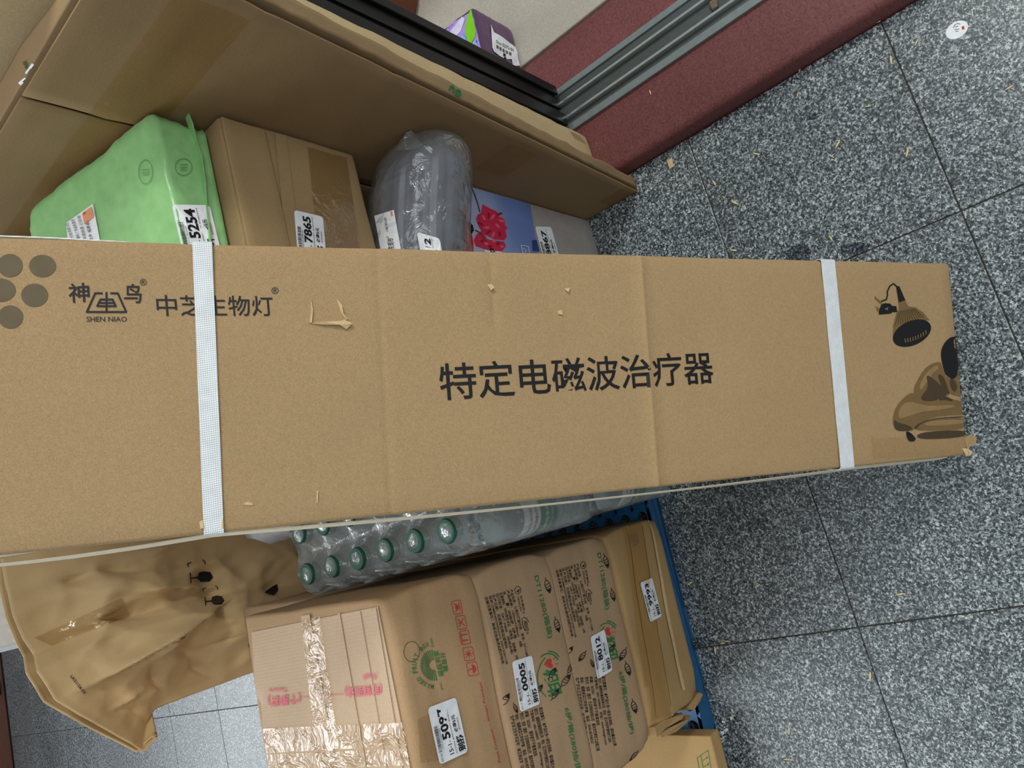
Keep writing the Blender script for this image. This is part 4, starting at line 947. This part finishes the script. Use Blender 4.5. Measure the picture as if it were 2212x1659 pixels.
# ------------------------------------------------------------------ tall thin cartons beside the door
c8 = [[[(.549, .527, .001), (.565, .524, .001)], [(.549, 1.5, .001), (.565, 1.5, .001)]], [[(.551, .470, .936), (.567, .467, .936)], [(.551, 1.5, .936), (.567, 1.5, .936)]]]
V, Fc = roundbox((1, 1, 1), .004, (4, 60, 50))
W = trilin(c8)(V)
def pa(p):
    f = 1 if p[0] < .556 else .25
    w_ = fbm(p, 7, 81)*.0022*f
    e = -.004*abs(fbm(p, 30, 82)) if p[1] < .545 else 0
    sw = 0 if p[0] < .558 else .021*np.clip((p[1]-.56)/.12, 0, 1)*np.clip((p[2]-.3)/.6, 0, 1)
    return p+np.array([(w_ if f == 1 else 0)+sw, e if e else 0, 0])
W = np.array([pa(p) for p in W]); W[:, 0] = np.clip(W[:, 0], .5468, .592)
pA = empty('thin_carton', (.567, 1.0, 0), 'wide thin brown carton standing on edge against the red threshold, dark face toward the pile', 'carton')
mk('carton_body', W, Fc, M_CB2, pA, smooth=True)
AF = Face((.5495, .5, .5), (-1, 0, 0), W, Fc); AT = Face((.56, .6, .936), (0, 0, 1), W, Fc, True); AE = Face((.565, .49, .5), (0, -1, .06), W, Fc)
# outer flaps meeting in an open seam
cr = [[onx(p, .5445)[1:] for p in q] for q in (((433, 0), (228, 208)), ((573, 20), (420, 160)), ((700, 130), (570, 234)), ((650, 104), (98, 293)), ((370, 60), (250, 250)), ((100, 300), (0, 420)), ((860, 140), (700, 330)))]
def flap_relief(v):
    r = fbm(v, 5, 83)*.0012
    for a, b in cr:
        d = b-a; l = np.linalg.norm(d); d = d/l; e = v[1:]-a; t = np.clip(e @ d, 0, l); r -= .0016*math.exp(-(np.linalg.norm(e-d*t)/.008)**2)
    return r-.0008
for (y0, y1) in ((.528, .7035), (.7075, 1.45)):
    s_ = 1 if y0 < .6 else 0
    V, Fc = roundbox((.0022, 1, .93), .0006, (1, 14 if s_ else 60, 60)); V = np.array([(x+.5445, (y0-.056*z*s_)*(1-y)+y1*y, z+.003) for x, y, z in V])
    for v in V: v[0] += min(.0004, flap_relief(v))
    mk('side_flap', V, Fc, M_CB2, pA, smooth=True)
AP = Face((.5445, 0, 0), (-1, 0, 0))
for (y0, y1, z0, z1) in ((.50, 1.3, .80, .872), (.515, .585, .002, .05), (.53, .60, .30, .37)):
    n_ = 40; V = []; Fc = []
    for i in range(n_+1):
        for j in range(9): v = np.array([.5445, y0+(y1-y0)*i/n_, z0+(z1-z0)*j/8]); v[0] += min(.0004, flap_relief(v))-.0009; V.append(v)
    for i in range(n_):
        for j in range(8): a = i*9+j; Fc.append((a, a+1, a+10, a+9))
    mk('packing_tape', V, flip_out(np.array(V), Fc, np.array([-1, 0, 0])), M_TAPE_D, pA, smooth=True)
sheet(pA, [(57, 158), (72, 137), (82, 145), (64, 167)], M_LABEL, AT, .0012, 'white_sticker', 2, 2); sheet(pA, [(42, 180), (56, 168), (62, 173), (48, 186)], M_LABEL, AT, .0012, 'white_sticker', 2, 2)
text(pA, '08', (66, 150), (58, 132), (58, 152), plain('dark_green_ink', (60, 84, 44)), AT, .02, .001)
sheet(pA, [(1325, 372), (1348, 378), (1357, 392), (1330, 388)], M_TAPE, AE, .001, 'packing_tape', 3, 2)
c8 = [[[(.602, .572, .041), (.672, .572, .041)], [(.602, 1.45, .041), (.672, 1.45, .041)]], [[(.602, .560, 1.16), (.690, .560, 1.16)], [(.602, 1.45, 1.16), (.690, 1.45, 1.16)]]]
V, Fc = roundbox((1, 1, 1), .004, (5, 30, 50)); W = trilin(c8)(V); W = np.array([p+np.array([0, fbm(p, 22, 91)*.002 if p[1] < .62 else 0, 0]) for p in W])
pB = empty('tall_thin_carton', (.64, 1.0, .041), 'taller thin carton with green digits standing on the red threshold beside the black door', 'carton')
mk('carton_body', W, Fc, M_CB3, pB, smooth=True); BF = Face((.64, .567, .5), (0, -1, -.01), W, Fc)
text(pA, '08', (968, 206), (997, 219), (971, 181), plain('teal_ink', (40, 110, 70)), AE, .02, .0012)
strokes(pB, [[(1051, 207), (1058, 191), (1076, 219)]], 1.8, M_DRK, BF, .001)
sheet(pB, [(1215, 262), (1240, 277), (1266, 312), (1240, 300)], M_TAPE, BF, .001, 'packing_tape', 3, 2)

# ------------------------------------------------------------------ inside the shop
a0, a1 = onz((1108, 62), .039), onz((1130, 158), .039)           # front bottom edge of the tissue pack
ux = nrm(a1-a0); uy = np.array([-ux[1], ux[0], 0]); uy = uy if uy[1] > 0 else -uy; LW = np.linalg.norm(a1-a0)
tpk = empty('tissue_pack', a0*.5+a1*.5+uy*.07, 'purple wrapped tissue pack with leaf print on the beige shop floor', 'tissue pack')
c_ = np.cross(ux, uy); fr_ = Frame(a1 if c_[2] < 0 else a0, -ux if c_[2] < 0 else ux, uy, (0, 0, 1))
V, Fc = roundbox((LW, .19, .122), .008, (14, 16, 12), lambda p, n: n*fbm(p, 40, 7)*.002); W = fr_(V)
mk('wrapper', W, Fc, plain('purple_wrap', (92, 58, 96), .25, .6), tpk, smooth=True)
tf1 = Face(a0, -uy, W, Fc); tf2 = Face(a0+np.array([0, 0, .122]), (0, 0, 1), W, Fc)
ZP = zoomer(940, 0, 7.373); zq = lambda *q: [ZP(*p) for p in q]
sheet(tpk, zq((60, 430), (555, 95), (735, 830), (250, 800)), plain('lilac_print', (178, 150, 222), .25), tf2, .0008, 'printed_top', 8, 8)
poly(tpk, zq((560, 130), (600, 250), (650, 500), (640, 600), (560, 740), (500, 560), (490, 450), (530, 250)), plain('leaf_green', (130, 206, 40), .25), tf2, .0022, 'printed_leaf')
poly(tpk, zq((640, 640), (725, 800), (560, 740)), plain('sky_blue_print', (120, 200, 235), .25), tf2, .0020, 'printed_mark')
poly(tpk, zq((450, 560), (530, 680), (400, 640)), plain('sky_blue_print', (120, 200, 235), .25), tf2, .0020, 'printed_mark')
poly(tpk, zq((430, 270), (480, 300), (420, 500), (330, 600), (240, 520)), plain('white_lilac', (222, 214, 240), .25), tf2, .0016, 'printed_petal')
poly(tpk, zq((880, 390), (930, 520), (1120, 640), (1280, 750), (1365, 1150), (920, 1150)), M_LABEL, tf1, .0014, 'address_label', 3)
text(tpk, '558 5272 01', ZP(960, 690), ZP(1240, 830), ZP(955, 640), M_INK, tf1, .01, .002)
for k in range(5): poly(tpk, zq((960+k*52, 725+k*26), (995+k*52, 742+k*26), (995+k*52, 790+k*26), (960+k*52, 772+k*26)), M_HALF, tf1, .002, 'barcode')
for (x, y) in ((1075, 850), (1085, 910)): poly(tpk, zq((x, y), (x+38, y+15), (x+38, y+62), (x, y+45)), M_INK, tf1, .002, 'printed_mark')
tw = onz((905, 45), .039)
tbv, tbf = lathe([(.001, .002), (.085, .0), (.098, .01), (.115, .24), (.12, .25), (.12, .258), (.113, .258), (.108, .24), (.09, .02), (.001, .012)], 36)
tag(mk('storage_tub', tbv+np.array([1.235, .945, .039]), tbf, M_RUST, smooth=True), 'rust red round tub just behind the black door frame', 'tub')
V, Fc = roundbox((.26, .24, .2), .06, (16, 16, 12), lambda p, n: n*(abs(fbm(p, 14, 2))*-.03)); V += np.array([1.385, .70, .045])
tag(mk('plastic_bag', V, Fc, M_DBAG, smooth=True), 'dark blue plastic bag lying on the shop floor behind the purple pack', 'plastic bag')

# ------------------------------------------------------------------ litter on the floor
M_STAIN = film('damp_stain', 0, .4, (.62, .63, .66), .0, 10., 0., .001, .0)
Zs = zoomer(1650, 0, 2.963); sF = Face((0, 0, 0), (0, 0, 1))
for q in ([(130, 1620), (190, 1570), (290, 1560), (300, 1640), (280, 1700), (170, 1690)], [(490, 1570), (560, 1545), (690, 1560), (660, 1600), (560, 1630), (500, 1615)], [(285, 740), (330, 725), (355, 745), (320, 775), (290, 765)]):
    poly(fl, chaikin([Zs(*p) for p in q]), M_STAIN, sF, .0004, 'damp_stain')
rnd = random.Random(4)
M_HUSK = plain('straw', (226, 204, 150), .6); M_CHIP = plain('pale_foam', (232, 232, 226), .6)
husks = [(1475, 225), (1875, 230), (1795, 515), (1925, 130), (1980, 92), (2180, 190), (1797, 338), (1587, 438), (1960, 330), (1728, 150), (1585, 541), (1810, 312), (1533, 1195), (1490, 1260), (1570, 1385), (1560, 1390), (1545, 1405), (1560, 1595), (1705, 1578), (1880, 1460), (1945, 1283), (1637, 1265), (1480, 1085), (1723, 205), (1543, 395), (1635, 333), (1700, 1640), (1405, 200), (1895, 48), (1660, 75)]
first = None
for k, p in enumerate(husks):
    z = .041 if p[0] < 1450 and p[1] < 300 else 0
    c = onz(p, z)
    if first is None:
        V, Fc = lathe([(.0002, -.006), (.0010, -.0045), (.0014, -.001), (.0013, .002), (.0007, .005), (.0001, .0062)], 6); V = np.c_[V[:, 2], V[:, 0]*1.1, V[:, 1]*.7+.0011]
        first = mk('husk', V, Fc, M_HUSK, origin=(0, 0, 0), smooth=True); o = first
    else: o = first.copy(); col.objects.link(o)
    o.location = tuple(c); o.rotation_euler = (0, 0, rnd.uniform(0, 3.14)); s = rnd.uniform(.7, 1.25); o.scale = (s, s, s)
    tag(o, 'pale straw-coloured husk lying on the granite', 'husk', 'husks scattered on the floor')
fc0 = None
for k in range(16):
    p = (1562+rnd.gauss(0, 9), 1575+rnd.gauss(0, 16)); c = onz(p, 0)
    if fc0 is None:
        V, Fc = roundbox((.005, .003, .002), .0007, (1, 1, 1)); fc0 = o = mk('foam_crumb', V-np.array([.0025, .0015, 0]), Fc, M_CHIP, origin=(0, 0, 0))
    else: o = fc0.copy(); col.objects.link(o)
    o.location = tuple(c); s = rnd.uniform(.5, 1.2); o.scale = (s, s, s); o.rotation_euler = (0, 0, rnd.uniform(0, 3))
    tag(o, 'tiny white foam crumb on the floor beside the blue pallet', 'crumb', 'white crumbs beside the pallet')
c = onz((2067, 65), 0)
V, Fc = lathe([(.0001, 0), (.0118, 0), (.0120, .0004), (.0118, .0008), (.0001, .0008)], 30); V = V*np.array([1, 1.15, 1])+c
rs = mk('round_sticker', V, Fc, M_LABEL); tag(rs, 'small round white sticker with a red spot stuck on the floor', 'sticker'); rF = Face(c+np.array([0, 0, .0008]), (0, 0, 1))
ZR = zoomer(1650, 0, 2.963)
sheet(rs, [ZR(1265, 172), ZR(1282, 165), ZR(1285, 188), ZR(1270, 190)], M_REDINK, rF, .0003, 'printed_spot', 1, 1)
strokes(rs, [[ZR(1215, 178), ZR(1222, 160), ZR(1240, 150), ZR(1258, 155)], [ZR(1225, 172), ZR(1245, 168)], [ZR(1222, 190), ZR(1250, 186)], [ZR(1228, 202), ZR(1244, 200)]], 1.2, M_HALF, rF, .0003)
c = onz((1449, 354), 0)
V, Fc = roundbox((.017, .009, .002), .0008, (6, 3, 1), lambda p, n: np.array([0, 0, 0 if p[2] < .001 else abs(fbm(p, 160, 3))*.0015])); tag(mk('paper_scrap', V+c-np.array([.0085, .0045, 0]), Fc, M_TORN), 'beige scrap of torn card on the floor near the red threshold', 'paper scrap')
c = onz((1545, 13), .0435)
V, Fc = roundbox((.016, .012, .008), .003, (4, 4, 3), lambda p, n: n*fbm(p, 120, 3)*.002); tag(mk('pebble', V+c-np.array([.008, .006, 0]), Fc, plain('tan_stone', (120, 104, 84), .8), smooth=True), 'tan pebble lying in the door track', 'pebble')
